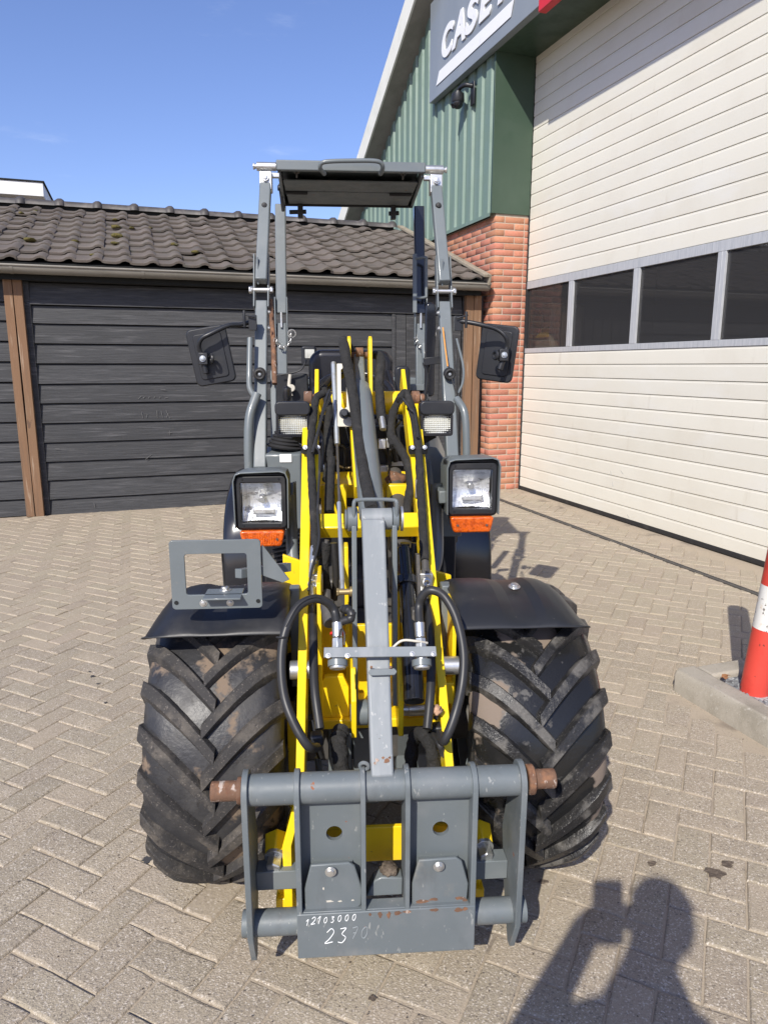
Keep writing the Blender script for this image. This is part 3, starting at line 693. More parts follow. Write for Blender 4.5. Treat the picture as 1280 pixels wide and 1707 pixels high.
# roof tiles
E0 = Vector((0, VS-.262, 2.112)); RV, RZ = 9.0, 2.965
sl = Vector((0, RV-E0.y, RZ-E0.z)); SLEN = sl.length; sd_ = sl.normalized(); sn = Vector((0, -sd_.z, sd_.y))
TW, ROWS = 0.216, 10; TR = SLEN/ROWS
def tile_mb():
    # section across: flat pan rising to a roll on the right hand side
    pf = [(0.0, .008), (.020, .002), (.050, .0), (.110, .001), (.138, .008), (.160, .022), (.185, .028), (.209, .022), (.230, .009)]
    mb = MB(); vs = []; fs = []; m = len(pf); ln = TR+.055
    for s_, base in ((0.0, .030), (.012, .034), (ln, .004)):
        for a, b in pf: vs.append(Vector((a, 0, 0)) + sd_*s_ + sn*(b + base))
    for a, b in pf: vs.append(Vector((a, 0, 0)) + sn*(b + .012))
    for r in range(2):
        for i in range(m-1): fs.append((r*m+i, r*m+i+1, (r+1)*m+i+1, (r+1)*m+i))
    for i in range(m-1): fs.append((3*m+i, 3*m+i+1, i+1, i))
    fs.append((m-1, 4*m-1, 3*m-1, 2*m-1)); 
    return mb.add(vs, fs)
tme = tile_mb().mesh('roof_tile', 'tile', 50)
for r in range(ROWS):
    for c in range(-19, 16):
        u = 3.25 - TW*(16-c)*1.0 + TW
        if u + TW > 3.30: continue
        p = Vector((u, E0.y, E0.z)) + sd_*(r*TR)
        mt = Matrix.Translation(p + Vector((rs.gauss(0, .003), rs.gauss(0, .005), rs.uniform(-.001, .006)))) @ Euler((rs.gauss(0, .012), rs.gauss(0, .012), rs.gauss(0, .016))).to_matrix().to_4x4()
        inst('roof_tile', tme, sh, mt)
MB().prism([(-4.3, 0), (3.3, 0), (3.3, SLEN), (-4.3, SLEN)], E0 - sn*.004, (1, 0, 0), sd_, -.02).done('roof_deck', 'black', sh, smooth=0)
MB().add([(-4.3, RV, RZ), (3.3, RV, RZ), (3.3, 11.5, 2.1), (-4.3, 11.5, 2.1)], [(0, 1, 2, 3)]).done('rear_slope', 'tile', sh, smooth=0)
def ridge_mb():
    mb = MB(); vs = []; fs = []; m = 9; sts = [(0.0, .062), (.30, .062), (.305, .066), (.335, .084), (.370, .086), (.392, .072), (.40, .058)]
    for x, r in sts:
        for k in range(m):
            q = pi*k/(m-1); vs.append((x, -r*cos(q)*1.25, r*sin(q)*1.05 - .005))
    for i in range(len(sts)-1):
        for k in range(m-1): fs.append((i*m+k, i*m+k+1, (i+1)*m+k+1, (i+1)*m+k))
    return mb.add(vs, fs)
rme = ridge_mb().mesh('ridge_tile', 'ridge', 50)
u = 3.22 - .385*20
while u < 3.0:
    inst('ridge_tile', rme, sh, Matrix.Translation((u, RV+.01, RZ+.042 + rs.uniform(-.003, .003)))); u += .385
MB().box(-4.3, 3.2, RV-.03, RV+.05, RZ-.02, RZ+.045).done('ridge_bedding', 'black', sh, smooth=0)
# timber verge at the right hand end of the roof
MB().bar(E0 + Vector((3.305, 0, 0)) + sn*.062 - sd_*.03, E0 + Vector((3.305, 0, 0)) + sn*.062 + sd_*(SLEN+.05), 0.075, 0.028).done('verge_batten', 'greywood', sh, 0.003)
MB().bar(E0 + Vector((3.34, 0, 0)) + sn*.022 - sd_*.03, E0 + Vector((3.34, 0, 0)) + sn*.022 + sd_*(SLEN+.05), 0.022, 0.10).done('verge_board', 'greywood', sh, 0.003)
# moss on the tiles
import bmesh
def clod(name, mat, parent, loc, r, seed, flat=.5, sub=2):
    bm = bmesh.new(); bmesh.ops.create_icosphere(bm, subdivisions=sub, radius=r); q = random.Random(seed)
    for v_ in bm.verts: v_.co *= 1 + q.uniform(-.25, .3); v_.co.z *= flat
    me = bpy.data.meshes.new(name); bm.to_mesh(me); bm.free(); me.materials.append(M[mat]); me.shade_smooth()
    o = bpy.data.objects.new(name, me); COL.objects.link(o); o.parent = parent; o.location = loc; return o
k = 0
for (px, py, r_) in ((193, 378, .035), (196, 394, .045), (192, 405, .025), (50, 400, .035), (290, 408, .03), (325, 420, .025), (155, 425, .02), (220, 380, .02), (126, 402, .025), (36, 355, .02), (60, 352, .018), (250, 380, .02), (192, 366, .02)):
    r0 = ray(px, py); nn = (-sin(TH)*r0[0] + cos(TH)*r0[1], r0[2])
    # meet the slope plane
    den = sn.y*nn[0] + sn.z*nn[1]; t = (sn.y*E0.y + sn.z*(E0.z - CAM_H) + .042)/den
    P_ = Vector((cos(TH)*r0[0]*t + sin(TH)*r0[1]*t, nn[0]*t, CAM_H + r0[2]*t)); k += 1
    clod('moss', 'moss', sh, P_, r_*1.35, k, .4)

# ---- flat roofed building far to the left
fb = UV('flat_roofed_house', 'dark building with a deep white flat roof edge beyond the shed', 'building')
VB = 14.0
MB().box(-9, -1.27, VB, VB+8, 4.10, 4.32).done('roof_fascia', 'white', fb, 0.005)
MB().box(-9, -1.245, VB-.02, VB+8.02, 4.32, 4.345).done('roof_trim', 'black', fb, 0.004)
MB().box(-9.0, -1.45, VB+.35, VB+7.8, 0, 4.10).done('house_wall', 'plank', fb, smooth=0)
MB().box(-3.9, -2.7, VB+.33, VB+.36, 2.4, 3.7).done('window', 'gloss', fb, smooth=0)

# ---- kerb island and bollard
isl = tag(empty('kerbed_island', (0, 0, 0), TH), 'low concrete kerb island round the bollard foot', kind='structure')
IU, IV = 1.993, 2.175                  # its corner, in the buildings' frame
def kerb(axis, a0, a1, w=.10, h=.095):
    c = .02; pr = [(0, -.05), (0, h-c), (c*.7, h), (w-.008, h), (w, h-.008), (w, -.05)]; n = len(pr); vs = []
    for a in (a0, a1):
        for o_, z in pr: vs.append((IU+o_, IV-a, z) if axis == 'v' else (IU+a, IV-o_, z))
    return MB().add(vs, [tuple(range(n)), tuple(range(2*n-1, n-1, -1))] + [(i, n+i, n+(i+1) % n, (i+1) % n) for i in range(n)]).done('kerb_stone', 'kerb', isl, 0.006)
kerb('u', .103, .33); kerb('v', 0, .475); kerb('v', .481, .98); kerb('v', .986, 1.5); kerb('u', .336, .83)
gb = MB().box(IU+.09, IU+1.2, IV-1.6, IV-.09, 0, .070).done('gravel_bed', 'gravel', isl, smooth=0)
gr_ = MB(); rg = random.Random(4)
for i in range(420):
    x = rg.uniform(IU+.105, IU+.42); y = rg.uniform(IV-.75, IV-.105); r = rg.uniform(.005, .011)
    vs = [Vector(p)*r*rg.uniform(.7, 1.2) + Vector((x, y, .072)) for p in ((1, 0, 0), (-1, 0, 0), (0, 1, 0), (0, -1, 0), (0, 0, .8), (0, 0, -.8))]
    gr_.add(vs, [(0, 2, 4), (2, 1, 4), (1, 3, 4), (3, 0, 4), (2, 0, 5), (1, 2, 5), (3, 1, 5), (0, 3, 5)])
tag(gr_.done('gravel', 'gravel', isl, smooth=0), kind='stuff')
bo = empty('bollard', (1.425, 2.545, 0.066)); bo.rotation_euler = (0.02, radians(4.3), 0); tag(bo, 'red and white striped steel bollard in the kerb corner', 'bollard')
R_ = .0515
for z0, z1, m_ in ((0, .265, 'red'), (.265, .435, 'whiteband'), (.435, .60, 'red'), (.60, .77, 'whiteband'), (.77, .92, 'red')):
    MB().cyl((0, 0, z0), (0, 0, z1), R_, n=40).done('painted_band', m_, bo)
MB().lathe([(.92, R_), (.935, R_*.9), (.945, R_*.6), (.948, 0)], (0, 0, 0), (0, 0, 1), 32).done('cap', 'red', bo)
lv = random.Random(2)
for i in range(3):
    l = MB().add([(-.02, 0, 0), (0, .012, .006), (.022, 0, .002), (0, -.012, .004)], [(0, 1, 2, 3)]).done('dry_leaf', 'leaf', None, smooth=0)
    l.modifiers.new('t', 'SOLIDIFY').thickness = .0008
    l.location = (1.325 + lv.uniform(-.03, .03), 2.60 + lv.uniform(-.02, .025), .100 + .003*i); l.rotation_euler = (lv.uniform(-.5, .5), lv.uniform(-.5, .5), lv.uniform(0, 6))
    tag(l, ['small dry brown leaf lying flat at the bottom of the heap by the bollard foot', 'small dry brown leaf in the middle of the heap by the bollard foot', 'small dry brown leaf on top of the heap by the bollard foot'][i], 'leaf', 'dry leaves on the kerb')

# ---- faint chalk scribbles left on the planks
def onshed(px, py):
    r = ray(px, py); t = (VS-.015)/(-r[0]*sin(TH) + r[1]*cos(TH)); return (r[0]*cos(TH)*t + r[1]*sin(TH)*t, VS-.0155, CAM_H + r[2]*t)
for pts in ([(236, 686), (239, 697)], [(246, 690), (245, 696)], [(262, 684), (263, 697)], [(269, 685), (272, 696)], [(277, 684), (284, 697)], [(278, 696), (281, 689)],
            [(231, 665), (236, 660)], [(239, 664), (242, 661)], [(248, 664), (250, 661)], [(257, 664), (259, 661)], [(266, 664), (268, 661)], [(275, 664), (281, 662)], [(268, 649), (277, 650)],
            [(283, 718), (284, 725)], [(280, 722), (287, 721)], [(243, 766), (253, 758)], [(157, 838), (159, 846)], [(92, 748), (100, 748)]):
    MB().tube([onshed(*p) for p in pts], .0022, 4).done('chalk_mark', 'scuff', sh, smooth=0)
def ondoor(px, py):
    r = ray(px, py); t = (UD-.001)/(r[0]*cos(TH) + r[1]*sin(TH)); return (UD-.0015, -r[0]*sin(TH)*t + r[1]*cos(TH)*t, CAM_H + r[2]*t)
for pts in ([(1017, 785), (1018, 791)], [(1020, 803), (1021, 811)], [(1034, 784), (1038, 790)], [(1045, 858), (1048, 863)]):
    MB().tube([ondoor(*p) for p in pts], .0022, 4).done('scuff_mark', 'scuff2', ws, smooth=0)

# ================================================================== the wheel loader
ld = empty('wheel_loader', (LOX, LOY, 0), PHI)
tag(ld, 'compact grey and yellow wheel loader without a bucket facing the viewer', 'loader')
V = Vector
def plate(poly_yz, x0, x1, name, mat, parent=ld, bevel=.002):
    return MB().prism(poly_yz, (x0, 0, 0), (0, 1, 0), (0, 0, 1), x1-x0).done(name, mat, parent, bevel)
def front_plate(poly_xz, y, t, name, mat, parent=ld, bevel=.0015):
    return MB().prism(poly_xz, (0, y, 0), (1, 0, 0), (0, 0, 1), -t).done(name, mat, parent, bevel)   # extrudes towards +y for -t
def bolt(p, axis, r, h, name='bolt', mat='zinc', parent=ld, washer=True):
    p = V(p); ax = V(axis).normalized(); mb = MB()
    if washer: mb.cyl(p, p + ax*h*.25, r*1.45, n=20)
    mb.tube([p + ax*h*.2, p + ax*h*.92, p + ax*h], [r, r, r*.85], n=6)
    return mb.done(name, mat, parent, .0006, smooth=30)
def hose(pts, r, name='hose', mat='hose', parent=ld, sub=7, n=10, wob=0.0, seed=1):
    P = spline(pts, sub); q = random.Random(seed)
    rr = [r*(1 + (q.uniform(-wob, wob) if wob else 0)) for _ in P]
    if wob:
        P = [p + V((q.uniform(-1, 1), q.uniform(-1, 1), q.uniform(-1, 1)))*r*wob*.35 for p in P]
    return MB().tube(P, rr, n).done(name, mat, parent, smooth=60)

# ------------------------------------------------------------------ wheels
WR, WW = 0.350, 0.29
def wheel(xc, yc, side, sfx):
    # side -1 left, +1 right; a dished rim with the tyre on it
    rim = MB().lathe([(-.10*side, .0), (-.10*side, .09), (-.07*side, .10), (-.03*side, .15), (.0, .185), (.10*side, .195), (.115*side, .212), (.10*side, .212), (-.115*side, .205), (-.115*side, .19), (-.09*side, .185), (-.06*side, .0)], (xc, yc, WR+.018), (1, 0, 0), 40).done('rim', 'signwhite', ld)
    rim.data.materials.clear(); rim.data.materials.append(M['grey'])
    h = WW/2; pf = []
    prof = [(-.115, .200), (-.132, .215), (-.150, .25), (-.157, .285), (-.150, .313), (-.134, .330), (-.105, .341), (-.06, .348), (0, WR)]
    prof = prof + [(-a, b) for a, b in prof[-2::-1]] + [(.10, .19), (-.10, .19), (-.115, .200)]
    ty = MB().lathe(prof, (xc, yc, WR+.018), (1, 0, 0), 72).done('tyre', 'tyre_l' if sfx == 'l' else 'tyre_r', ld, smooth=60)
    def tread(x):                       # radius of the carcass at this lateral position
        x = abs(x)/.146; return WR - .004*x*x - .022*x**5
    def lug(sgn):
        mb = MB(); vs = []; n = 8; hw = .0135
        for i in range(n+1):
            s_ = i/n
            x = sgn*(-.014 + s_*.172)
            ang = (.07 - .56*s_ + .10*s_*s_)       # the lug sweeps back from the centre to the shoulder
            w_ = hw*(1.0 + .22*s_); top = .020*(1 - .15*s_)
            xa = min(abs(x), .146) * (1 if x > 0 else -1)
            rb = tread(xa) - .010; rt = tread(xa) + top
            if s_ > .93: rb -= .045; rt -= .014
            elif s_ > .8: rb -= .02; rt -= .003
            for dr, wd in ((rb, 1.75), (rt-.004, 1.12), (rt, .90), (rt, -.90), (rt-.004, -1.12), (rb, -1.75)):
                # widths are measured along the tread, across the lug
                a_ = ang + wd*w_/WR*1.0
                xx = x + wd*w_*0.25*sgn*(.3)
                vs.append((xx, -dr*sin(a_)*1.0, dr*cos(a_)))
        m = 6; fs = []
        for i in range(n):
            for k in range(m-1): fs.append((i*m+k, i*m+k+1, (i+1)*m+k+1, (i+1)*m+k))
        fs += [tuple(range(m)), tuple(n*m+k for k in range(m-1, -1, -1))]
        return mb.add(vs, fs).mesh('tread_lug', 'lug_l' if sfx == 'l' else 'lug_r', 28)
    NL = 21
    for sgn in (-1, 1):
        me = lug(sgn)
        for i in range(NL):
            a = 2*pi*(i + (.5 if sgn > 0 else 0))/NL
            mt = Matrix.Translation((xc, yc, WR+.018)) @ Matrix.Rotation(a, 4, 'X')
            inst('tread_lug', me, ty, mt)
    return ty
t1 = wheel(-.368, .478, -1, 'l'); t1['label'] = 'dusty front tyre with dried mud between its lugs'
t2 = wheel(.372, .478, 1, 'r'); t2['label'] = 'wet looking front tyre with pale dried patches'
for xs_, sd__ in ((-.368, -1), (.372, 1)):
    q_ = wheel(xs_, 1.92, sd__, 'r')
MB().box(-.21, .21, .40, .53, .30, .43).cyl((-.26, .462, .38), (.26, .462, .38), .055).done('front_axle', 'cast', ld, .01)
MB().box(-.21, .21, 1.86, 1.98, .30, .43).done('rear_axle', 'cast', ld, .01)

# ------------------------------------------------------------------ front mudguards
def guard(xs, side, name):
    # xs: inner to outer; a moulded sheet arched over the tyre
    st = [(.228, .717), (.240, .730), (.275, .751), (.33, .766), (.40, .772), (.48, .764), (.55, .740), (.61, .70)]
    drop = [(0.0, .018), (.03, .004), (.10, 0), (.38, 0), (.395, .009), (.62, .009), (.635, 0), (.80, .003), (.90, .028), (1.0, .085)]
    vs = []; fs = []
    for i, (y, z) in enumerate(st):
        for t, d in drop:
            x = xs[0] + (xs[1]-xs[0])*t
            yy = y + (.018*(t-.85)/.15 if t > .85 else 0)*(1 if i < 4 else -1)
            vs.append((x, yy, max(z - d*min(1, i/2), .700 if t > .8 else 0)))
    m = len(drop)
    for i in range(len(st)-1):
        for k in range(m-1): fs.append((i*m+k, i*m+k+1, (i+1)*m+k+1, (i+1)*m+k))
    o = MB().add(vs, fs).done(name, 'plastic', ld, smooth=50)
    s_ = o.modifiers.new('t', 'SOLIDIFY'); s_.thickness = .006; s_.offset = -1
    b_ = o.modifiers.new('s', 'SUBSURF'); b_.levels = 1; b_.render_levels = 1
    return o
guard((-.196, -.526), -1, 'mudguard'); g2 = guard((.186, .500), 1, 'mudguard')
bolt((.345, .37, .770), (0, -.2, 1), .010, .008)
for x_ in (.175, -.205): MB().box(x_, x_+.025, .42, .46, .50, .76).done('mudguard_stay', 'grey', ld, .003)
# rear mudguards, glossy dark skirts
def rguard(xs):
    mb = MB(); vs = []; fs = []; st = [(1.46, .33), (1.455, .45), (1.465, .58), (1.50, .70), (1.58, .79), (1.72, .85), (1.9, .87), (2.1, .84)]
    for y, z in st:
        for x in xs: vs.append((x, y, z - (.03 if x == xs[-1] else 0)))
    m = len(xs)
    for i in range(len(st)-1):
        for k in range(m-1): fs.append((i*m+k, i*m+k+1, (i+1)*m+k+1, (i+1)*m+k))
    o = mb.add(vs, fs).done('rear_mudguard', 'gloss', ld, smooth=60)
    s_ = o.modifiers.new('t', 'SOLIDIFY'); s_.thickness = .01; s_.offset = -1
    b_ = o.modifiers.new('s', 'SUBSURF'); b_.levels = 1; b_.render_levels = 1
rguard((-.20, -.22, -.36, -.50, -.535)); rguard((.20, .22, .36, .50, .54))

# ------------------------------------------------------------------ number plate bracket on the left mudguard
nb = MB().ringprism(rpoly(-.441, -.249, .785, .938, .008), rpoly(-.410, -.279, .817, .908, .006), (0, .214, 0), (1, 0, 0), (0, 0, 1), -.006).done('number_plate_bracket', 'grey', ld, .001)
for x, z in ((-.375, .798), (-.318, .798)): bolt((x, .214, z), (0, -1, 0), .0055, .004, parent=nb)
for x, z in ((-.432, .801), (-.258, .801)): MB().cyl((x, .2135, z), (x, .2125, z), .0045, n=14).done('hole', 'black', nb)
MB().bar((-.372, .222, .815), (-.292, .222, .815), .07, .004, side=(0, 1, 0)).done('foot', 'grey', nb, .001)
MB().prism([(-.247, .925), (-.19, .845), (-.205, .838), (-.247, .855)], (0, .222, 0), (1, 0, 0), (0, 0, 1), -.005).bar((-.30, .225, .86), (-.20, .34, .84), .02, .02).done('gusset', 'grey', nb, .001)
bolt((-.332, .245, .817), (0, 0, 1), .009, .008, parent=nb)
MB().tube([(-.334, .25, .80), (-.336, .25, .905)], .0022, 6).done('cable', 'hose', nb)

# ------------------------------------------------------------------ lift arms
fy, fz = .785, .619                      # direction of the arm, rising to the rear
ny, nz_ = -.619, .785                    # forward and upward, out of the arm's front edge
def armpoly(top, wd=.10, low=True, bot=(.085, .462)):
    y1, z1 = top; p = [(y1, z1)]
    p.append(bot)
    if low: p += [(.070, .42), (.075, .30), (.060, .16), (.085, .135), (.125, .15), (.145, .30), (.155, .40)]
    p += [(bot[0] - ny*wd + .02, bot[1] - nz_*wd + .015), (y1 - ny*wd, z1 - nz_*wd)]
    return p
for sx_, xo, xi in ((-1, -.170, -.143), (1, .170, .143)):
    vs = []; o0 = armpoly((1.00, 1.185)); xb = xo - .0
    # the outer plates lean inwards a little towards the hitch on the right
    x_top = xo; x_bot = -.170 if sx_ < 0 else .146
    mbp = MB(); n_ = len(o0); pts = []
    for off in (-1, 1):
        for (y, z) in o0:
            t = max(0, min(1, (z - .46)/.26)); t2 = max(0, min(1, (z - .46)/.5)); pts.append((x_bot + (x_top-x_bot)*t + off*(.009 + .0065*t2) + (sx_*.0 if z > .3 else sx_*.03), y, z))
    mbp.add(pts, [tuple(range(n_-1, -1, -1)), tuple(range(n_, 2*n_))] + [(i, (i+1) % n_, n_+(i+1) % n_, n_+i) for i in range(n_)])
    arm = mbp.done('lift_arm', 'yellow', ld, .002, smooth=30)
    plate(armpoly((1.135, 1.29), .075, False, (.44, .742)), xi-.0065, xi+.0065, 'inner_cheek', 'yellow', arm, .002)
    # rusty pin head on the arm's top end
    MB().cyl((xo-.012, 1.01, 1.20), (xo+.014, 1.01, 1.20), .022, n=18).cyl((xo+.014, 1.01, 1.20), (xo+.03, 1.01, 1.20), .013, n=14).done('pin_head', 'rust', arm, .003)
    # link eye and clevis lower down
    MB().cyl((x_top-.03, .30, .60), (x_top+.03, .30, .60), .022, n=20).done('pivot_pin', 'zinc', arm, .002)
    # clamp that holds the hoses
    c0 = A(518 if sx_ < 0 else 704, 755, -.02)
    ax_ = -.155 if sx_ < 0 else .157
    cl = MB().prism(rpoly(-.028, .028, -.011, .011, .006), (ax_, c0.y+.01, c0.z+.012), (1, 0, 0), (0, fy*-1*-.0-.30, .95), .02).done('hose_clamp', 'plastic', arm, .002)
    for dx in (-.018, .018): bolt((ax_+dx, c0.y-.014, c0.z+.018), (0, -.95, .30), .0045, .004, parent=cl)
# box across the arms, cross tubes and the lower bar
MB().bar((-.150, .628, .872), (.150, .628, .872), .052, .046, side=(0, fy, fz)).done('arm_cross_box', 'yellow', ld, .004)
MB().cyl((-.150, 1.20, 1.175), (.150, 1.20, 1.175), .040, n=32).done('arm_cross_tube', 'yellow', ld, .003)
MB().bar((-.20, .125, .262), (.20, .125, .262), .012, .085, side=(0, 1, 0)).done('lower_cross_bar', 'yellow', ld, .002)
for s_ in (-1, 1):
    bp_ = L(460, 1432, .085) if s_ < 0 else L(804, 1415, .085)
    MB().tube([bp_ + V((0, .05, .016)), bp_ + V((0, .004, .003))], [.030, .026], 6).bar(bp_ + V((0, .03, .0)), V((s_*.19, .12, .13)), .05, .03).box(s_*.20-.03, s_*.20+.03, .09, .16, .120, .160).done('stop_lug', 'yellow', ld, .003)
    bolt(bp_ + V((0, .006, .004)), (s_*.12, -1, -.28), .0165, .034, name='stop_bolt', washer=True)

# ------------------------------------------------------------------ front frame
ff = MB().box(-.135, .200, .33, .49, .428, .452).box(-.135, .200, .480, .494, .41, .64).done('front_frame', 'yellow', ld, .003)
MB().prism([(-.127, .452), (-.062, .452), (-.062, .530), (-.075, .560), (-.120, .560), (-.127, .548)], (0, .345, 0), (1, 0, 0), (0, 0, 1), -.02).done('bracket_face', 'yellow', ff, .002)
plate([(.255, .445), (.36, .445), (.36, .60), (.30, .60), (.25, .54)], -.058, -.046, 'ear', 'yellow', ff)
plate([(.255, .445), (.36, .445), (.36, .64), (.30, .62), (.25, .54)], .052, .064, 'ear', 'yellow', ff)
for x_, za, ya in ((-.135, .80, .34), (.19, .74, .34), (-.068, .86, .44), (.062, .78, .44)): MB().box(x_, x_+.010, ya, .49, .452, za).done('frame_web', 'yellow', ff, .002)
MB().box(.075, .19, .30, .34, .50, .555).done('frame_step', 'yellow', ff, .003)
MB().prism([(-.235, .50), (-.16, .50), (-.16, .76), (-.235, .79)], (0, .64, 0), (1, 0, 0), (0, 0, 1), -.012).done('frame_side', 'yellow', ff, .002)
MB().prism([(-.215, .20), (-.17, .20), (-.17, .44), (-.215, .44)], (0, .36, 0), (1, 0, 0), (0, 0, 1), -.012).done('frame_side', 'yellow', ff, .002)
MB().prism([(.235, .50), (.17, .50), (.17, .74), (.235, .72)], (0, .64, 0), (1, 0, 0), (0, 0, 1), -.012).done('frame_side', 'yellow', ff, .002)
MB().box(-.13, -.055, .80, .83, .82, .955).box(.065, .13, .80, .83, .82, .955).box(-.055, .065, .84, .86, .80, .88).done('tower_plate', 'yellow', ff, .004)
MB().cyl((-.16, .99, .925), (.17, .99, .925), .042, n=28).done('tower_tube', 'yellow', ff, .003)
# steel pins through the frame
MB().cyl((.064, .315, .485), (.152, .315, .485), .017, n=24).cyl((.08, .315, .485), (.152, .315, .485), .0182, n=24).done('lower_pin', 'zinc', ld, .002)
MB().cyl((-.046, .30, .487), (-.018, .30, .487), .030, n=28).cyl((-.060, .30, .487), (-.046, .30, .487), .021, n=28).cyl((-.03, .30, .487), (-.008, .30, .487), .020, n=28).done('link_eye', 'grey', ld, .002)
# grey housing and dark belly behind the hitch
MB().box(-.115, -.055, .37, .42, .20, .41).box(-.052, .012, .36, .42, .20, .41).done('gearbox_panel', 'grey', ld, .004)
MB().box(.06, .16, .40, .44, .22, .41).done('gearbox_panel', 'grey', ld, .004)
MB().box(-.20, .20, .60, 1.35, .26, .52).box(-.16, .16, .95, 1.35, .52, .62).done('belly_frame', 'cast', ld, .01)
MB().box(-.30, .30, 1.40, 2.40, .28, .78).done('rear_chassis', 'cast', ld, .02)

# ------------------------------------------------------------------ tilt lever, its side links and the tilt cylinder
lv_ = MB().bar((0, .372, .935), (-.003, .012, .49), .054, .048, w1=.045).done('tilt_lever', 'greysheen', ld, .005, seg=3)
MB().cyl((-.028, .385, .942), (.046, .385, .942), .026, n=36).done('lever_barrel', 'greysheen', lv_, .002)
for a, b in ((-.060, -.036), (.047, .062)): MB().cyl((a, .385, .942), (b, .385, .942), .029, n=36).cyl((a-.006, .385, .942), (a, .385, .942), .024, n=36).done('end_boss', 'grey', lv_, .004)
MB().cyl((.066, .385, .942), (.072, .385, .942), .030, n=36).done('end_washer', 'zinc', lv_, .001)
MB().tube(spline([(-.045, .362, .950), (-.045, .36, .985), (-.036, .365, .992), (.008, .365, .993), (.047, .365, .991), (.055, .36, .985), (.055, .362, .950)], 4), .0045, 10).done('guard_loop', 'grey', lv_)
MB().prism([(-.013, -.007), (.013, -.007), (.016, 0), (.013, .007), (-.013, .007), (-.016, 0)], T(638, 1120, -.034), (1.9, 0, 0), (0, -.6, -.8), .004).done('clip_plate', 'grey', lv_, .001)
for px in (619, 651): 
    p_ = T(px, 1112, -.042); MB().cyl(p_, p_ + V((0, .004, -.003)), .0028, n=10).done('rivet_hole', 'rust', lv_)
for xa, yb in ((-.045, 0), (.050, .0)):
    MB().bar((xa, .372, .93), (xa-.002, .315, .50), .0115, .042, side=(1, 0, 0)).done('side_link', 'grey', ld, .002)
# rust blush at the foot of the lever
for i_, (dx, ds, w_, h_) in enumerate(((-.010, .032, .005, .004), (.009, .030, .007, .006), (.002, .036, .003, .003), (.015, .036, .003, .003), (-.014, .026, .004, .003))):
    ld_ = (V((0, .372, .935)) - V((-.003, .012, .49))).normalized(); q_ = random.Random(60+i_)
    MB().prism([(w_*cos(2*pi*k/10)*q_.uniform(.5, 1.1), h_*sin(2*pi*k/10)*q_.uniform(.5, 1.1)) for k in range(10)], V((-.003+dx, .012, .49)) + ld_*ds + V((0, -.77, .64))*.0243, (1, 0, 0), ld_, .0006).done('paint_chip', 'rust', lv_, smooth=0)
# cross plate carrying the quick couplings
cp = MB().bar(T(540, 1088, -.045), T(727, 1086, -.045), .0225, .005, side=(0, -.75, -.66)).done('coupler_plate', 'greysheen', ld, .001)
for px in (547, 579, 687, 722):
    p_ = T(px, 1093 if px < 600 else 1090, -.050); bolt(p_, (0, -.76, .65), .004, .003, parent=cp)
for px, s_ in ((563, -1), (703, 1)):
    c_ = T(px, 1108, -.02); ax_ = V((0, .55, .83)).normalized()
    qc = MB().cyl(c_ - ax_*.004, c_ + ax_*.010, .021, n=28).done('coupling_flange', 'grey', ld, .001)
    MB().lathe([(-.0085, .0), (-.0085, .009), (-.0095, .010), (-.0095, .0155), (-.007, .0172), (-.003, .0172)], c_, ax_, 28).done('coupling_face', 'zinc', qc)
    MB().tube([c_ + ax_*.010, c_ + ax_*.034], [.013, .013], 24).done('coupling_sleeve', 'zinc', qc, .001)
    MB().tube([c_ + ax_*.034, c_ + ax_*.056], [.013, .012], 6).done('coupling_nut', 'rodzinc', qc, .001)
    MB().tube([c_ + ax_*.058, c_ + ax_*.090], [.0105, .0115], 20).done('hose_ferrule', 'zinc', qc, .001)
MB().ring(T(563, 1056, -.01), (0, .55, .83), .014, .0035).done('red_seal_ring', 'redlabel', ld)
hose([T(557, 1040, -.02), T(585, 1030, -.045), T(582, 1018, -.05), T(572, 1015, -.03)], .0095, 'dust_cap', 'hose', wob=.2)
hose([T(563, 1078, -.03), T(568, 1050, -.05), T(574, 1056, -.055), T(574, 1075, -.05)], .002, 'cap_cord', 'hose')
hose([T(652, 1082, -.04), T(670, 1068, -.045), T(695, 1069, -.045), T(712, 1072, -.03)], .0028, 'cap_strap', 'cream')

# tilt cylinder
ty0 = V((.010, .58, .905)); ty1 = V((-.002, 1.10, 1.225)); ty2 = V((-.002, 1.21, 1.325))
tc_ = MB().cyl(ty0, ty1, .036, n=36).cyl(ty1, ty1 + (ty2-ty1)*.1, .030, n=36).done('tilt_cylinder', 'grey', ld, .003)
MB().bar(ty1, ty2, .036, .05).done('cylinder_head', 'greyworn', tc_, .006)
MB().cyl(ty0, V((.010, .42, .945)), .016, n=20).done('piston_rod', 'zinc', tc_)
MB().cyl((-.035, 1.20, 1.335), (.035, 1.20, 1.335), .011, n=16).lathe([(-.012, .0), (-.012, .016), (.012, .016), (.012, 0)], (.0, 1.185, 1.345), (1, 0, 0), 14).done('rusty_pin', 'rust', tc_)
for x, m_ in ((-.036, 1), (.033, -1)):
    pp = [(1.10, 1.385), (1.12, 1.395), (1.19, 1.385), (1.30, 1.15), (1.20, 1.10), (1.06, 1.15)]
    plate(pp, x-.0055, x+.0055, 'tower_cheek', 'yellow', ld, .002)
    MB().bar((x, 1.15, 1.20), (x + m_*.010, .80, .93), .012, .06).done('tower_rib', 'yellow', ld, .002)
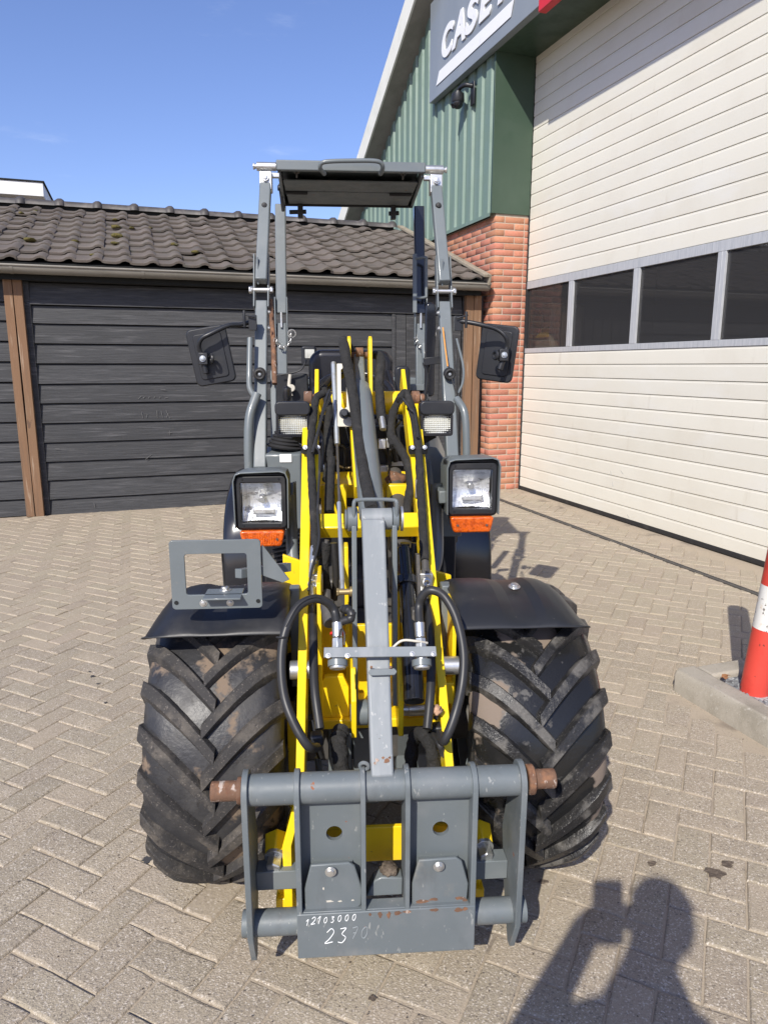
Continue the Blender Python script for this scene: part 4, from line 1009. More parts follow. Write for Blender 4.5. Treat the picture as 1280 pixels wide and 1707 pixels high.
# lift cylinder, dark and rusty at its head
lc0 = V((.088, .52, .72)); lc1 = V((.098, .86, .925)); lcy = MB().cyl(lc0, lc1, .038, .033, n=28).cyl(lc1, V((.10, .95, .97)), .022, n=20).done('lift_cylinder', 'cast', ld, .004)
clod('rust_scale', 'rust', lcy, (.10, .90, .955), .030, 3, .8)
lc2 = MB().cyl((.085, .30, .66), (.088, .52, .83), .019, n=24).cyl((.087, .43, .755), (.087, .45, .77), .030, n=24).cyl((.082, .20, .56), (.085, .30, .66), .024, n=24).done('strut_tube', 'gloss', ld, .002)
MB().bar((.105, .36, .86), (.112, .34, .66), .008, .03).done('strut_bracket', 'cast', ld, .001)

# level indicator rod
rd = MB().tube([L(556, 605, 1.12), L(562, 741, .93)], .0085, 14).done('level_tube', 'rodzinc', ld)
MB().tube([L(562, 741, .93), L(566, 842, .62)], .0042, 10).done('level_rod', 'cast', rd)
MB().tube([L(565, 838, .60), L(571, 983, .38)], .0058, 10).done('level_sleeve', 'rodzinc', rd)
MB().cyl(L(561, 987, .37), L(592, 986, .37), .0075, n=18).cyl(L(561, 987, .37), L(565, 987, .37), .010, n=6).cyl(L(583, 986, .37), L(590, 986, .37), .012, n=18).done('level_pin', 'brass', rd, .0008)
rd2 = MB().ringprism(rpoly(0, .043, 0, .205, .002, 1), rpoly(.0125, .029, .058, .190, .006, 1), L(563, 711, .96), (1, 0, 0), (0, .35, .94), -.004).done('slotted_bracket', 'rodzinc', ld, .0006)
rd2.data.materials.clear(); rd2.data.materials.append(M['cream'])
bolt(L(574, 690, .94), (0, -1, .2), .011, .022, 'wing_knob', 'plastic')
MB().cyl(L(574, 690, .93), L(588, 692, .95), .008, n=12).done('knob_stem', 'plastic', ld)

# ------------------------------------------------------------------ hoses
def AS(pts, off): return [A(x, y, off) for x, y in pts]
# along the two arms
hose(AS([(540, 655), (527, 665), (522, 700), (518, 745), (520, 800), (523, 850), (526, 900), (525, 930)], -.035), .0120, 'sleeved_hose', 'sleeve', wob=.07, seed=1, sub=9, n=12)
hose(AS([(665, 668), (676, 655), (688, 690), (697, 745), (700, 800), (703, 850), (706, 900), (708, 935)], -.035), .0120, 'sleeved_hose', 'sleeve', wob=.07, seed=2, sub=9, n=12)
hose(AS([(540, 650), (549, 680), (546, 720), (549, 760), (545, 800)], .06), .0135, 'sleeved_hose', 'sleeve', wob=.10, seed=3, n=12)
hose(AS([(668, 660), (655, 690), (652, 720), (655, 745)], .06), .013, 'sleeved_hose', 'sleeve', wob=.12, seed=4, n=12)
hose(AS([(655, 730), (676, 765), (684, 800), (681, 830), (677, 858)], .05), .013, 'sleeved_hose', 'sleeve', wob=.07, seed=5, n=12)
hose(AS([(552, 765), (550, 800), (549, 855)], .03), .014, 'sleeved_hose', 'sleeve', wob=.08, seed=6, n=12)
# two big ones over the tilt cylinder
hose([L(592, 600, 1.30), L(574, 568, 1.16), L(576, 592, 1.05), L(587, 650, .99), L(597, 720, .86), L(607, 790, .68), L(620, 850, .50)], .0165, 'sleeved_hose', 'sleeve', wob=.04, seed=7, sub=9, n=14)
hose([L(622, 590, 1.28), L(634, 598, 1.14), L(632, 640, 1.08), L(636, 700, 1.0)], .0155, 'sleeved_hose', 'sleeve', wob=.04, seed=8, n=12)
MB().tube([L(636, 696, 1.0), L(639, 716, .97)], .011, 16).box(.048, .072, .94, .97, 1.045, 1.075).box(.074, .095, .945, .97, 1.048, 1.078).done('hose_union', 'zinc', ld, .002)
# thin cables beside the arm hoses
hose(AS([(550, 650), (543, 668), (530, 720), (521, 755)], -.07), .0045, 'cable', 'hose')
hose(AS([(552, 655), (546, 672), (535, 700), (527, 742), (533, 760), (530, 850), (532, 900), (520, 950), (515, 985)], -.068), .0035, 'cable', 'hose')
hose(AS([(672, 665), (684, 682), (692, 692), (696, 730)], -.07), .0042, 'cable', 'hose')
hose([L(545, 640, 1.15), L(560, 622, 1.12), L(574, 612, 1.16)], .010, 'hose', 'hose')
hose([L(548, 648, 1.17), L(562, 632, 1.14), L(576, 622, 1.18)], .010, 'hose', 'hose')
# silver ends, manifold blocks and the two big loops
MB().tube(AS([(524, 912), (522, 938)], -.035), .0105, 16).tube(AS([(521, 938), (519, 962)], -.03), .0075, 12).done('hose_ferrule', 'zinc', ld, .001)
MB().tube(AS([(708, 930), (709, 950)], -.03), .010, 16).tube(AS([(709, 950), (710, 958)], -.03), .0115, 6).done('hose_ferrule', 'cast', ld, .001)
for px, py, s_ in ((527, 968, 1), (709, 966, -1)):
    c_ = A(px, py, -.005); MB().box(c_.x-.017, c_.x+.017, c_.y-.016, c_.y+.02, c_.z-.026, c_.z+.020).done('valve_block', 'zinc', ld, .002)
    e_ = c_ + V((-.008 if s_ > 0 else 0, -.024, -.002)); MB().ring(e_, (.2, -1, .2), .0085, .0045, 18, 8).tube([e_ + V((0, 0, -.004)), e_ + V((0, -.004, -.05))], .0085, 16).done('banjo_fitting', 'zinc', ld)
    hose([e_ + V((0, -.002, -.045)), A(522 if s_ > 0 else 717, 1050, -.05), A(524 if s_ > 0 else 718, 1140, -.06), A(533 if s_ > 0 else 712, 1215, -.03)], .0105, 'hose', 'hose')
MB().tube([A(703, 970, 0), A(700, 1008, .03)], .007, 12).done('pipe_union', 'zinc', ld)
hose([A(700, 1005, .02), A(701, 1030, .02), A(704, 1052, .02)], .010, 'hose', 'hose')
c_ = T(563, 1108, -.02); ax_ = V((0, .55, .83)).normalized(); e1 = c_ + ax_*.085
big = [e1, T(557, 1018, -.03), T(542, 1002, -.055), T(520, 999, -.075), T(495, 1014, -.08), T(475, 1055, -.07), T(469, 1105, -.05), T(474, 1160, -.03), T(490, 1205, -.02), T(513, 1243, .0), T(528, 1246, .06)]
hose(big, .0098, 'loop_hose', 'hose', sub=8, n=14)
hose([T(549, 1013, -.045), T(528, 995, -.085), T(498, 1008, -.095), T(476, 1045, -.085)], .0022, 'cable', 'hose')
p_ = T(470, 1062, -.07); MB().ring(p_, (0, .3, 1), .0105, .0022, 16, 6).done('cable_tie', 'hose', ld)
c_ = T(703, 1108, -.02); e2 = c_ + ax_*.085
hose([e2, T(698, 1012, -.03), T(704, 994, -.05), T(718, 984, -.07), T(740, 994, -.07), T(760, 1030, -.06), T(772, 1085, -.04), T(770, 1140, -.02), T(757, 1195, -.01), T(740, 1235, .02), T(733, 1225, .08)], .0098, 'loop_hose', 'hose', sub=8, n=14)
# sleeved hoses that drop behind the hitch
hose([L(568, 1216, .24), L(564, 1235, .20), L(568, 1270, .16), L(571, 1330, .15), L(575, 1400, .2)], .0185, 'sleeved_hose', 'sleeve', wob=.13, seed=9, sub=8, n=12)
hose([L(684, 1290, .22), L(688, 1240, .24), L(700, 1222, .21), L(714, 1236, .17), L(722, 1270, .15), L(728, 1330, .16)], .0150, 'sleeved_hose', 'sleeve', wob=.13, seed=10, sub=8, n=12)
hose([L(520, 1200, .22), L(527, 1240, .20), L(535, 1262, .2)], .0075, 'hose', 'hose'); hose([L(530, 1262, .25), L(533, 1300, .25), L(534, 1370, .25)], .008, 'steel_pipe', 'grey')
MB().bar(L(528, 1222, .16), L(530, 1240, .16), .028, .03).done('hose_elbow', 'plastic', ld, .005)
MB().bar(L(731, 1207, .18), L(731, 1226, .18), .030, .03).tube([L(727, 1200, .18), L(727, 1190, .18)], .006, 10).done('hose_elbow', 'plastic', ld, .005)
clod('greasy_plug', 'cork', ld, L(727, 1184, .17), .012, 21, .9, 3)
hose([L(722, 1225, .16), L(732, 1240, .12), L(738, 1258, .12)], .007, 'hose', 'hose')
# pipes, fittings and clutter in the dark middle of the machine
cl_ = random.Random(8)
for pts, r_, m_ in (([(560, 760), (563, 775), (577, 780), (586, 779)], .0045, 'brass'), ([(655, 735), (648, 765), (652, 800)], .0045, 'cast'), ([(640, 745), (650, 770), (645, 790)], .006, 'hose'),
                    ([(530, 700), (545, 730), (540, 780), (536, 840)], .012, 'hose'), ([(665, 700), (652, 725), (660, 770)], .009, 'hose'), ([(558, 740), (575, 750), (572, 800)], .005, 'hose'),
                    ([(545, 905), (540, 950), (548, 1000), (552, 1030)], .013, 'sleeve'), ([(556, 905), (560, 960), (557, 1000)], .009, 'hose'), ([(675, 905), (670, 960), (668, 1010)], .013, 'hose'),
                    ([(690, 905), (684, 960), (690, 1010)], .007, 'hose'), ([(545, 900), (541, 930), (545, 965)], .006, 'cast')):
    hose([L(x, y, 1.02 if y < 850 else .52) for x, y in pts], r_, 'hose' if m_ in ('hose', 'sleeve') else 'steel_pipe', m_)
MB().box(-.10, .15, 1.06, 1.10, .93, 1.04).box(-.13, .17, 1.12, 1.18, .55, 1.10).done('valve_bank', 'plastic', ld, .004)
MB().box(-.125, -.095, 1.00, 1.03, .955, .99).box(.055, .085, 1.0, 1.03, .96, .985).done('valve_cap', 'zinc', ld, .003)
front_plate(rpoly(.085, .15, .975, .99, .002), 1.055, .002, 'warning_label', 'label')
MB().tube([L(694, 800, .7), L(694, 830, .68)], .004, 8).done('steel_pipe', 'cast', ld)
MB().cyl(L(545, 1005, .35), L(552, 1040, .30), .018, n=16).cyl(L(545, 985, .38), L(546, 1005, .35), .010, n=6).done('ram_end', 'cast', ld, .002)
for x_ in (-.10, .09): MB().box(x_, x_+.025, .33, .36, .61, .73).done('steel_block', 'cast', ld, .004)

# ------------------------------------------------------------------ quick hitch
hf = MB().cyl((-.268, .01, .478), (.272, .01, .477), .0305, n=40).done('hitch_tube', 'greyworn', ld)
MB().cyl((-.340, .01, .478), (-.280, .01, .478), .0195, n=32).cyl((-.289, .01, .478), (-.279, .01, .478), .026, n=32).done('rusty_stub', 'rust', hf, .002)
MB().cyl((.303, .01, .477), (.349, .01, .477), .0195, n=32).cyl((.290, .01, .477), (.305, .01, .477), .030, n=32).done('rusty_stub', 'rust', hf, .003)
def hplate(x, t, poly, mat='greyworn'): return plate(poly, x-t/2, x+t/2, 'hitch_plate', mat, hf, .0015)
def arc(cy, cz, r, a0, a1, n=8): return [(cy + r*cos(radians(a0 + (a1-a0)*i/n)), cz + r*sin(radians(a0 + (a1-a0)*i/n))) for i in range(n+1)]
outer_poly = arc(.01, .478, .040, 0, 180) + [(-.022, .16), (.018, .075), (.036, .075), (.085, .18), (.115, .30), (.075, .42)]
inner_poly = arc(.01, .478, .038, 0, 180) + [(-.028, .20), (-.028, .118), (.04, .118), (.07, .20), (.07, .42)]
for x in (-.272, .277): hplate(x, .012, outer_poly)
for x in (-.1715, .1795): hplate(x, .011, inner_poly)
for x in (-.0425, .0455): hplate(x, .010, arc(.01, .478, .039, 0, 180) + [(-.028, .21), (.05, .20), (.06, .42)])
# recessed back plates with a round window
for x0, x1, cx in ((-.166, -.0475, -.104), (.0505, .174, .113)):
    n_ = 28; c0_ = circ(cx+.004, .372, .0165, n_)
    def edge(q):
        dx, dz = cos(q), sin(q); k = min(((x1-cx-.004) if dx > 0 else (cx+.004-x0))/max(abs(dx), 1e-6), ((.452-.372) if dz > 0 else (.372-.215))/max(abs(dz), 1e-6)); return (cx+.004+dx*k, .372+dz*k)
    corners = [atan2(zc-.372, xc-cx-.004) % (2*pi) for xc, zc in ((x0, .452), (x1, .452), (x0, .215), (x1, .215))]
    angs = sorted([2*pi*i/n_ for i in range(n_)] + corners)
    c0_ = [(cx+.004+.0165*cos(q), .372+.0165*sin(q)) for q in angs]; o_ = [edge(q) for q in angs]
    MB().ringprism(o_, c0_, (0, .012, 0), (1, 0, 0), (0, 0, 1), -.010).done('back_plate', 'greyworn', hf, smooth=30)
    fl = [(cx-.044, .322), (cx+.032, .324), (cx+.044, .315), (cx+.059, .262), (cx+.057, .226), (cx+.045, .215), (cx-.045, .212), (cx-.057, .222), (cx-.057, .268)]
    f_ = MB().prism(fl, (0, -.016, 0), (1, 0, 0), (0, 0, 1), -.008).done('flap', 'greyworn', hf, .0025)
    f_['label'] = 'chipped flap with rust along its lower edge' if cx > 0 else 'flap with a few pale scratches'
    f_.rotation_euler = (0, 0, 0)
    MB().box(cx-.04, cx+.04, -.008, .012, .23, .31).done('flap_spacer', 'greyworn', hf, smooth=0)
    bolt((cx-.004, -.024, .312), (0, -1, 0), .0078, .006, 'flap_bolt', parent=hf)
# front apron
ap = MB().prism([(-.177, .118), (.185, .116), (.185, .221), (-.177, .221)], (0, -.0295, 0), (1, 0, 0), (0, 0, 1), -.012).done('apron', 'greyworn', hf, .002)
MB().bar((-.166, -.010, .218), (.174, -.010, .218), .008, .03, side=(0, 0, 1)).done('apron_ledge', 'greyworn', hf, .002)
MB().prism([(-.0365, .222), (.0395, .222), (.0395, .262), (-.005, .266), (-.020, .258)], (0, .01, 0), (1, 0, 0), (0, 0, 1), -.03).done('centre_pad', 'grey', hf, .003)
clod('soil_clod', 'dirt', hf, (.012, .03, .270), .018, 31, .6, 3)
# low tubes and square cross bars at both sides
for a, b in ((-.292, -.177), (.185, .302)):
    MB().cyl((a, .02, .165), (b, .02, .165), .0262, n=36).done('low_tube', 'greyworn', hf, .001)
for s_, a, b in ((-1, -.266, -.177), (1, .185, .271)): MB().box(a, b, .055, .095, .212, .256).done('square_bar', 'grey', hf, .002)
for x in (-.300, .308): MB().bar((x-.016, .07, .215), (x+.016, .07, .215), .03, .03).done('lock_pin', 'cast', hf, .006)
MB().ring(L(607, 1277, .012), (.2, 1, .2), .0085, .0038, 20, 8).tube([L(605, 1283, .014), L(603, 1296, .01)], .005, 8).done('pin_loop', 'greyworn', hf)
# chalk numbers on the apron
def stroke(pts, r=.0011, mat='chalk'):
    P = spline([(x, -.0300, z) for x, z in pts], 4); return MB().tube(P, r, 5).done('chalk_mark', mat, ap, smooth=0)
DG = {'1': [[(0, .7), (.35, 1), (.22, 0)]], '2': [[(0, .75), (.3, 1), (.55, .75), (.3, .3), (0, 0), (.6, .08)]], '3': [[(0, .95), (.45, .98), (.2, .6), (.55, .35), (.35, 0), (0, .05)]],
      '0': [[(.3, 1), (.05, .7), (.1, .15), (.4, 0), (.6, .4), (.5, .9), (.3, 1)]], '7': [[(0, .95), (.55, .98), (.25, 0)], [(.15, .5), (.5, .5)]], '5': [[(.5, 1), (.1, .9), (.1, .6), (.5, .45), (.4, .05), (0, 0)]]}
def write(s_, x, z, h, adv, mat='chalk', r=.0011, tilt=.03):
    for i, ch_ in enumerate(s_):
        for st_ in DG[ch_]: stroke([(x + a*h*.75 + .18*b*h, z + b*h + tilt*(x - x0w)) for a, b in st_], r, mat)
        x += adv
x0w = -.16
write('1', -.160, .196, .014, .012, r=.0007); write('21', -.149, .198, .017, .012, r=.0007); write('03', -.124, .199, .013, .0145, r=.0007); write('000', -.096, .200, .014, .0145, r=.0007)
write('23', -.122, .152, .034, .026, r=.0008, tilt=0); write('70', -.070, .160, .026, .020, 'chalkfaint', .0009, 0)
# wear: bare and rusty patches are thin chips on the paint
def chip(x, z, w, h, mat, y, seed):
    q = random.Random(seed); n = 11; pl = [(x + w*cos(2*pi*i/n)*q.uniform(.5, 1.1), z + h*sin(2*pi*i/n)*q.uniform(.5, 1.1)) for i in range(n)]
    MB().prism(pl, (0, y, 0), (1, 0, 0), (0, 0, 1), -.0006).done('paint_chip', mat, hf, smooth=0)
for i, (x, z, w, h) in enumerate(((-.01, .213, .005, .008), (.008, .211, .005, .009), (.026, .214, .009, .006), (.046, .216, .010, .004), (-.03, .214, .004, .004), (.10, .2165, .010, .004), (.15, .214, .010, .006), (.163, .216, .007, .005))):
    chip(x, z, w, h, 'rust', -.0302, i)
for i, (x, z, w, h) in enumerate(((.075, .226, .016, .005), (.10, .230, .012, .004), (.155, .230, .010, .005), (.164, .224, .006, .007), (.12, .219, .018, .003))): chip(x, z, w, h, 'rust', -.0166, 20+i)
for i, (x, z, w, h) in enumerate(((-.112, .238, .010, .003), (-.123, .268, .002, .004), (-.065, .238, .004, .002), (-.09, .237, .006, .002))): chip(x, z, w, h, 'cream', -.0166, 40+i)

# ------------------------------------------------------------------ lamps
def headlamp(cx, cz, y, s_):
    w, h = .166, .195
    out_ = rpoly(cx-.083, cx+.085, cz-.085, cz+.100, .018, 5); inn = rpoly(cx-.076, cx+.078, cz-.10, cz+.093, .014, 5)
    # hood: a deep shell open at the bottom
    vs = []; pr = [(-.084, -.070), (-.086, .075), (-.078, .096), (-.060, .102), (.060, .106), (.080, .100), (.088, .080), (.086, -.070)]
    mb = MB()
    for yy, k in ((y-.026, 1.0), (y+.02, 1.0), (y+.13, .96)):
        for a, b in pr: vs.append((cx + a*k*.955, yy, cz + b*k - (.006 if yy < y+.1 else .010)))
    n_ = len(pr); fs = [(r*n_+i, r*n_+i+1, (r+1)*n_+i+1, (r+1)*n_+i) for r in range(2) for i in range(n_-1)] + [tuple(2*n_+i for i in range(n_))]
    hd = mb.add(vs, fs).done('headlamp_hood', 'grey', ld, .0, smooth=40)
    s2 = hd.modifiers.new('t', 'SOLIDIFY'); s2.thickness = .004; b2 = hd.modifiers.new('b', 'BEVEL'); b2.width = .004; b2.segments = 3; b2.limit_method = 'ANGLE'
    lx, lz = cx + .004*s_*0, cz
    hl = MB().ringprism(rpoly(lx-.0745, lx+.0745, lz-.078, lz+.083, .012, 4), rpoly(lx-.061, lx+.061, lz-.060, lz+.062, .006, 4), (0, y-.012, 0), (1, 0, 0), (0, 0, 1), -.016).done('headlamp', 'plastic', ld, .003)
    MB().ringprism(rpoly(lx-.080, lx+.080, lz-.085, lz+.09, .014, 4), rpoly(lx-.0745, lx+.0745, lz-.078, lz+.083, .012, 4), (0, y+.0, 0), (1, 0, 0), (0, 0, 1), -.07).box(lx-.07, lx+.07, y+.068, y+.075, lz-.08, lz+.085).done('lamp_shell', 'plastic', hl, .002)
    # reflector bowl
    vs = []; fs = []; n_ = 14
    for i in range(n_+1):
        for j in range(n_+1):
            a, b = -1 + 2*i/n_, -1 + 2*j/n_
            vs.append((lx + a*.0605, y + .004 + .045*(1 - .45*(a*a + b*b)) , lz + .001 + b*.061))
    for i in range(n_):
        for j in range(n_): fs.append((i*(n_+1)+j, (i+1)*(n_+1)+j, (i+1)*(n_+1)+j+1, i*(n_+1)+j+1))
    MB().add(vs, fs).done('reflector', 'reflector', hl, smooth=60)
    MB().cyl((lx, y+.045, lz+.006), (lx, y+.014, lz+.006), .010, n=18).done('bulb', 'zinc', hl, .002)
    # clear glass with moulded ribs in its lower half
    ln_ = MB(); vs = []; fs = []; nx, nz2 = 36, 20
    for i in range(nx+1):
        for j in range(nz2+1):
            a, b = -1 + 2*i/nx, -1 + 2*j/nz2
            rib = .0014*(i % 2)*(1 if b < .15 - .35*a*a else .0)
            vs.append((lx + a*.0607, y - .012 - .010*(1-.5*(a*a+b*b)) + rib, lz+.001 + b*.0607))
    for i in range(nx):
        for j in range(nz2): fs.append((i*(nz2+1)+j, (i+1)*(nz2+1)+j, (i+1)*(nz2+1)+j+1, i*(nz2+1)+j+1))
    ln_.add(vs, fs).done('lens', 'lens', hl, smooth=0)
    MB().bar((lx-.028, y+.02, lz-.030), (lx+.04, y+.02, lz-.030), .02, .012, side=(0, 0, 1)).done('lamp_baffle', 'reflector', hl, .004)
    for a in (-.055, .055):
        for b in (-.069, .073): MB().cyl((lx+a, y-.013, lz+b), (lx+a, y-.0105, lz+b), .0035, n=10).done('screw', 'gloss', hl)
    # indicator below
    iv = rpoly(lx-.067, lx+.068, lz-.134, lz-.084, .009, 4); iv = [(lx + (a-lx)*(1 - .10*max(0, (lz-.09-b)/.03)), b) for a, b in iv]
    im_ = MB().prism(iv, (0, y-.020, 0), (1, 0, 0), (0, 0, 1), -.04).done('indicator', 'amber', ld, .006, seg=3)
    MB().prism([(a*.97+lx*.03, b+.0) for a, b in iv], (0, y+.018, 0), (1, 0, 0), (0, 0, 1), -.03).done('indicator_base', 'plastic', im_, .003)
    for a in (-.045, .045): MB().cyl((lx+a, y-.0195, lz-.110), (lx+a, y-.024, lz-.110), .0035, n=12).done('screw', 'cast', im_)
    for i in range(15): 
        q = lx - .05 + i*.00715; MB().box(q-.0008, q+.0008, y-.0215, y-.0195, lz-.124, lz-.094).done('lens_rib', 'amber', im_, smooth=0)
headlamp(-.3115, .893, .87, -1); headlamp(.3325, .927, .87, 1)
# arms that carry the headlamps
MB().tube(spline([(-.235, .96, .90), (-.228, .95, .80), (-.222, .90, .70), (-.19, .85, .64), (-.15, .84, .63)], 6), .019, 16).done('lamp_arm', 'grey', ld)
MB().tube(spline([(.235, .96, .93), (.238, .95, .82), (.232, .90, .70), (.20, .86, .64)], 6), .019, 16).done('lamp_arm', 'grey', ld)
for x_, z_ in ((-.255, .86), (.232, .88)): MB().box(x_, x_+.03, .88, 1.0, z_, z_+.04).done('lamp_clamp', 'grey', ld, .004)
def worklamp(cx, cz, y):
    sh_ = rpoly(cx-.052, cx+.052, cz-.052, cz+.056, .016, 5)
    mb = MB(); vs = []; rg_ = [(y-.035, .97), (y-.01, 1.0), (y+.03, .97), (y+.06, .72)]; n_ = len(sh_)
    for yy, k in rg_: vs += [(cx + (a-cx)*k, yy, cz + (b-cz)*k) for a, b in sh_]
    fs = [(r*n_+i, r*n_+(i+1) % n_, (r+1)*n_+(i+1) % n_, (r+1)*n_+i) for r in range(3) for i in range(n_)] + [tuple(3*n_+i for i in range(n_)), tuple(range(n_-1, -1, -1))]
    wl_ = mb.add(vs, fs).done('work_lamp', 'plastic', ld, .002)
    # brow over the glass
    MB().prism(rpoly(cx-.053, cx+.053, cz+.016, cz+.058, .014, 4), (0, y-.052, 0), (1, 0, 0), (0, 0, 1), -.03).done('lamp_brow', 'plastic', wl_, .004)
    vs = []; fs = []; nx, nz2 = 26, 18
    for i in range(nx+1):
        for j in range(nz2+1):
            a, b = -1+2*i/nx, -1+2*j/nz2
            vs.append((cx + a*.042, y - .042 + .002*((i % 2) + (j % 2)) + .004*(a*a+b*b), cz - .012 + b*.028))
    for i in range(nx):
        for j in range(nz2): fs.append((i*(nz2+1)+j, (i+1)*(nz2+1)+j, (i+1)*(nz2+1)+j+1, i*(nz2+1)+j+1))
    MB().add(vs, fs).done('lamp_glass', 'lensridge', wl_, smooth=0)
    MB().ringprism(rpoly(cx-.050, cx+.050, cz-.049, cz+.020, .008, 3), rpoly(cx-.042, cx+.042, cz-.040, cz+.016, .005, 3), (0, y-.046, 0), (1, 0, 0), (0, 0, 1), -.014).done('lamp_rim', 'gloss', wl_, .001)
    MB().bar((cx, y+.02, cz-.05), (cx*.72, y+.06, cz-.09), .03, .008).done('lamp_foot', 'plastic', wl_, .001)
worklamp(-.213, 1.137, .95); worklamp(.226, 1.137, .95)

# ------------------------------------------------------------------ roll-over frame
def legs(sx_):
    x = -.360 if sx_ < 0 else .348
    y1, z1 = 1.33, .93; y2, z2 = 1.625, 1.585; y3, z3 = 1.785, 2.032
    lower = MB().bar((x, y1, z1), (x, y2-.02, z2-.045), .046, .040).done('lower_post', 'grey', ld, .005, seg=3)
    upper = MB().bar((x+sx_*-.002, y2-.035, z2+.03), (x*.955, y3, z3), .044, .040).done('upper_post', 'grey', ld, .005, seg=3)
    d = (V((x, y3, z3)) - V((x, y2, z2))).normalized()
    for e in (-.027, .027): MB().bar(V((x+e, y2, z2)) - d*.075 + V((0, -.01, 0)), V((x+e, y2, z2)) + d*.14 + V((0, -.01, 0)), .006, .048).done('hinge_cheek', 'grey', upper, .002)
    MB().bar(V((x-.010, y2-.03, z2+.02)), V((x-.010, y2-.03, z2+.12)), .005, .012).done('stop_tab', 'grey', upper, .001)
    MB().cyl((x-.046, y2-.028, z2), (x+.046, y2-.028, z2), .0085, n=16).cyl((x-.046, y2-.028, z2), (x-.036, y2-.028, z2), .0135, n=6).cyl((x+.034, y2-.028, z2), (x+.044, y2-.028, z2), .0135, n=6).cyl((x-.034, y2-.028, z2), (x-.031, y2-.028, z2), .015, n=16).cyl((x+.031, y2-.028, z2), (x+.033, y2-.028, z2), .015, n=16).done('hinge_bolt', 'zinc', upper, .001)
    pk = L(433 if sx_ < 0 else 747, 622, 1.45); MB().cyl((x, pk.y, pk.z), (x, pk.y-.022, pk.z-.004), .022, n=24).ring((x, pk.y-.024, pk.z-.004), (0, 1, .1), .016, .005).done('rubber_buffer', 'rubber', lower)
    bolt((x, pk.y-.020, pk.z-.004), (0, -1, -.1), .006, .004, parent=lower, mat='rodzinc')
    pt = L(436 if sx_ < 0 else 734, 346, 1.74); MB().lathe([(0, .013), (.018, .012), (.026, .0085), (.028, 0)], (x*.965, pt.y-.012, pt.z), (0, -1, .1), 18).done('top_buffer', 'rubber', upper)
    # zinc bracket with bolt on top of the post
    MB().bar((x*.955, y3-.012, z3-.055), (x*.955, y3-.004, z3+.015), .049, .050).done('post_bracket', 'zinc', upper, .003)
    bolt((x*.955, y3-.040, z3-.008), (0, -1, .1), .0095, .006, parent=upper)
    # side tube beside the lower post
    if sx_ < 0:
        MB().tube(spline([(x-.035, 1.47, 1.40), (x-.036, 1.42, 1.28), (x-.034, 1.40, 1.22), (x-.010, 1.39, 1.18)], 6), .0105, 12).tube(spline([(x-.008, 1.39, 1.20), (x-.034, 1.36, 1.12), (x-.040, 1.34, 1.02), (x-.040, 1.33, .92)], 6), .017, 14).done('hand_rail', 'grey', ld)
        hose([L(450, 500, 1.62), L(455, 560, 1.55), L(458, 640, 1.45)], .010, 'rusty_stay', 'rust')
        MB().bar((-.315, 1.50, 1.28), (-.315, 1.40, .90), .022, .03).done('inner_tube', 'grey', ld, .004)
    else:
        MB().tube(spline([(x+.030, 1.47, 1.40), (x+.048, 1.42, 1.30), (x+.046, 1.41, 1.24), (x+.028, 1.40, 1.20)], 6), .0045, 10).tube(spline([(x+.022, 1.40, 1.18), (x+.046, 1.36, 1.13), (x+.052, 1.34, 1.02), (x+.052, 1.33, .90)], 6), .014, 14).done('hand_rail', 'grey', ld)
        hose([L(752, 628, 1.42), L(762, 660, 1.40), L(760, 600, 1.4), L(757, 560, 1.45)], .0025, 'cable', 'hose')
        MB().tube([L(738, 546, 1.52), L(742, 580, 1.48), L(746, 611, 1.43)], .0028, 6).done('wax_drip', 'orange', lower)
    for zz_ in (1.50, 1.44): bolt((x - sx_*.030, 1.55 - (1.50-zz_)*.45, zz_), (-sx_, -.3, 0), .006, .006, parent=lower)
    return lower
legs(-1); legs(1)
# rear posts with spring pins, chains and the small handle
for sx_ in (-1, 1):
    x = -.333 if sx_ < 0 else .338
    rp_ = MB().bar((x, 2.30, 1.545), (x*.985, 2.36, 2.05), .050, .040).done('rear_upper_post', 'grey' if sx_ < 0 else 'gloss', ld, .005)
    MB().bar((x, 2.20, .75), (x, 2.30, 1.50), .046, .040).done('rear_lower_post', 'grey', ld, .005)
    for e in (-.028, .028): MB().bar((x+e, 2.275, 1.40), (x+e, 2.29, 1.62), .006, .045).done('hinge_cheek', 'grey', rp_, .002)
    MB().tube([(x, 2.27, 1.48), (x, 2.275, 1.55)], .006, 10).done('spring_pin', 'zinc', rp_)
    chn = MB(); P_ = spline([(x-.03, 2.24, 1.43), (x+.0, 2.235, 1.385), (x+.04, 2.235, 1.41), (x+.045, 2.24, 1.46)], 4)
    for i, p_ in enumerate(P_): chn.ring(p_, (1, .3, 0) if i % 2 else (0, .4, 1), .0075, .0022, 10, 6)
    chn.done('chain', 'zinc', rp_)
    MB().ring((x+.05*(1 if sx_ < 0 else 1), 2.235, 1.45), (0, 1, .1), .018, .003, 20, 6).done('pull_ring', 'zinc', rp_)
MB().tube(spline([(.312, 2.25, 1.62), (.352, 2.22, 1.62), (.356, 2.22, 1.64), (.356, 2.23, 1.78), (.352, 2.23, 1.80), (.312, 2.26, 1.80)], 4), .007, 10).bar((.305, 2.25, 1.55), (.305, 2.27, 1.82), .018, .02).done('side_handle', 'grey', ld)
MB().tube(spline([(.355, 2.15, 1.14), (.352, 2.15, 1.17), (.348, 2.17, 1.34), (.345, 2.2, 1.40)], 4), .016, 12).done('rear_hand_rail', 'grey', ld)
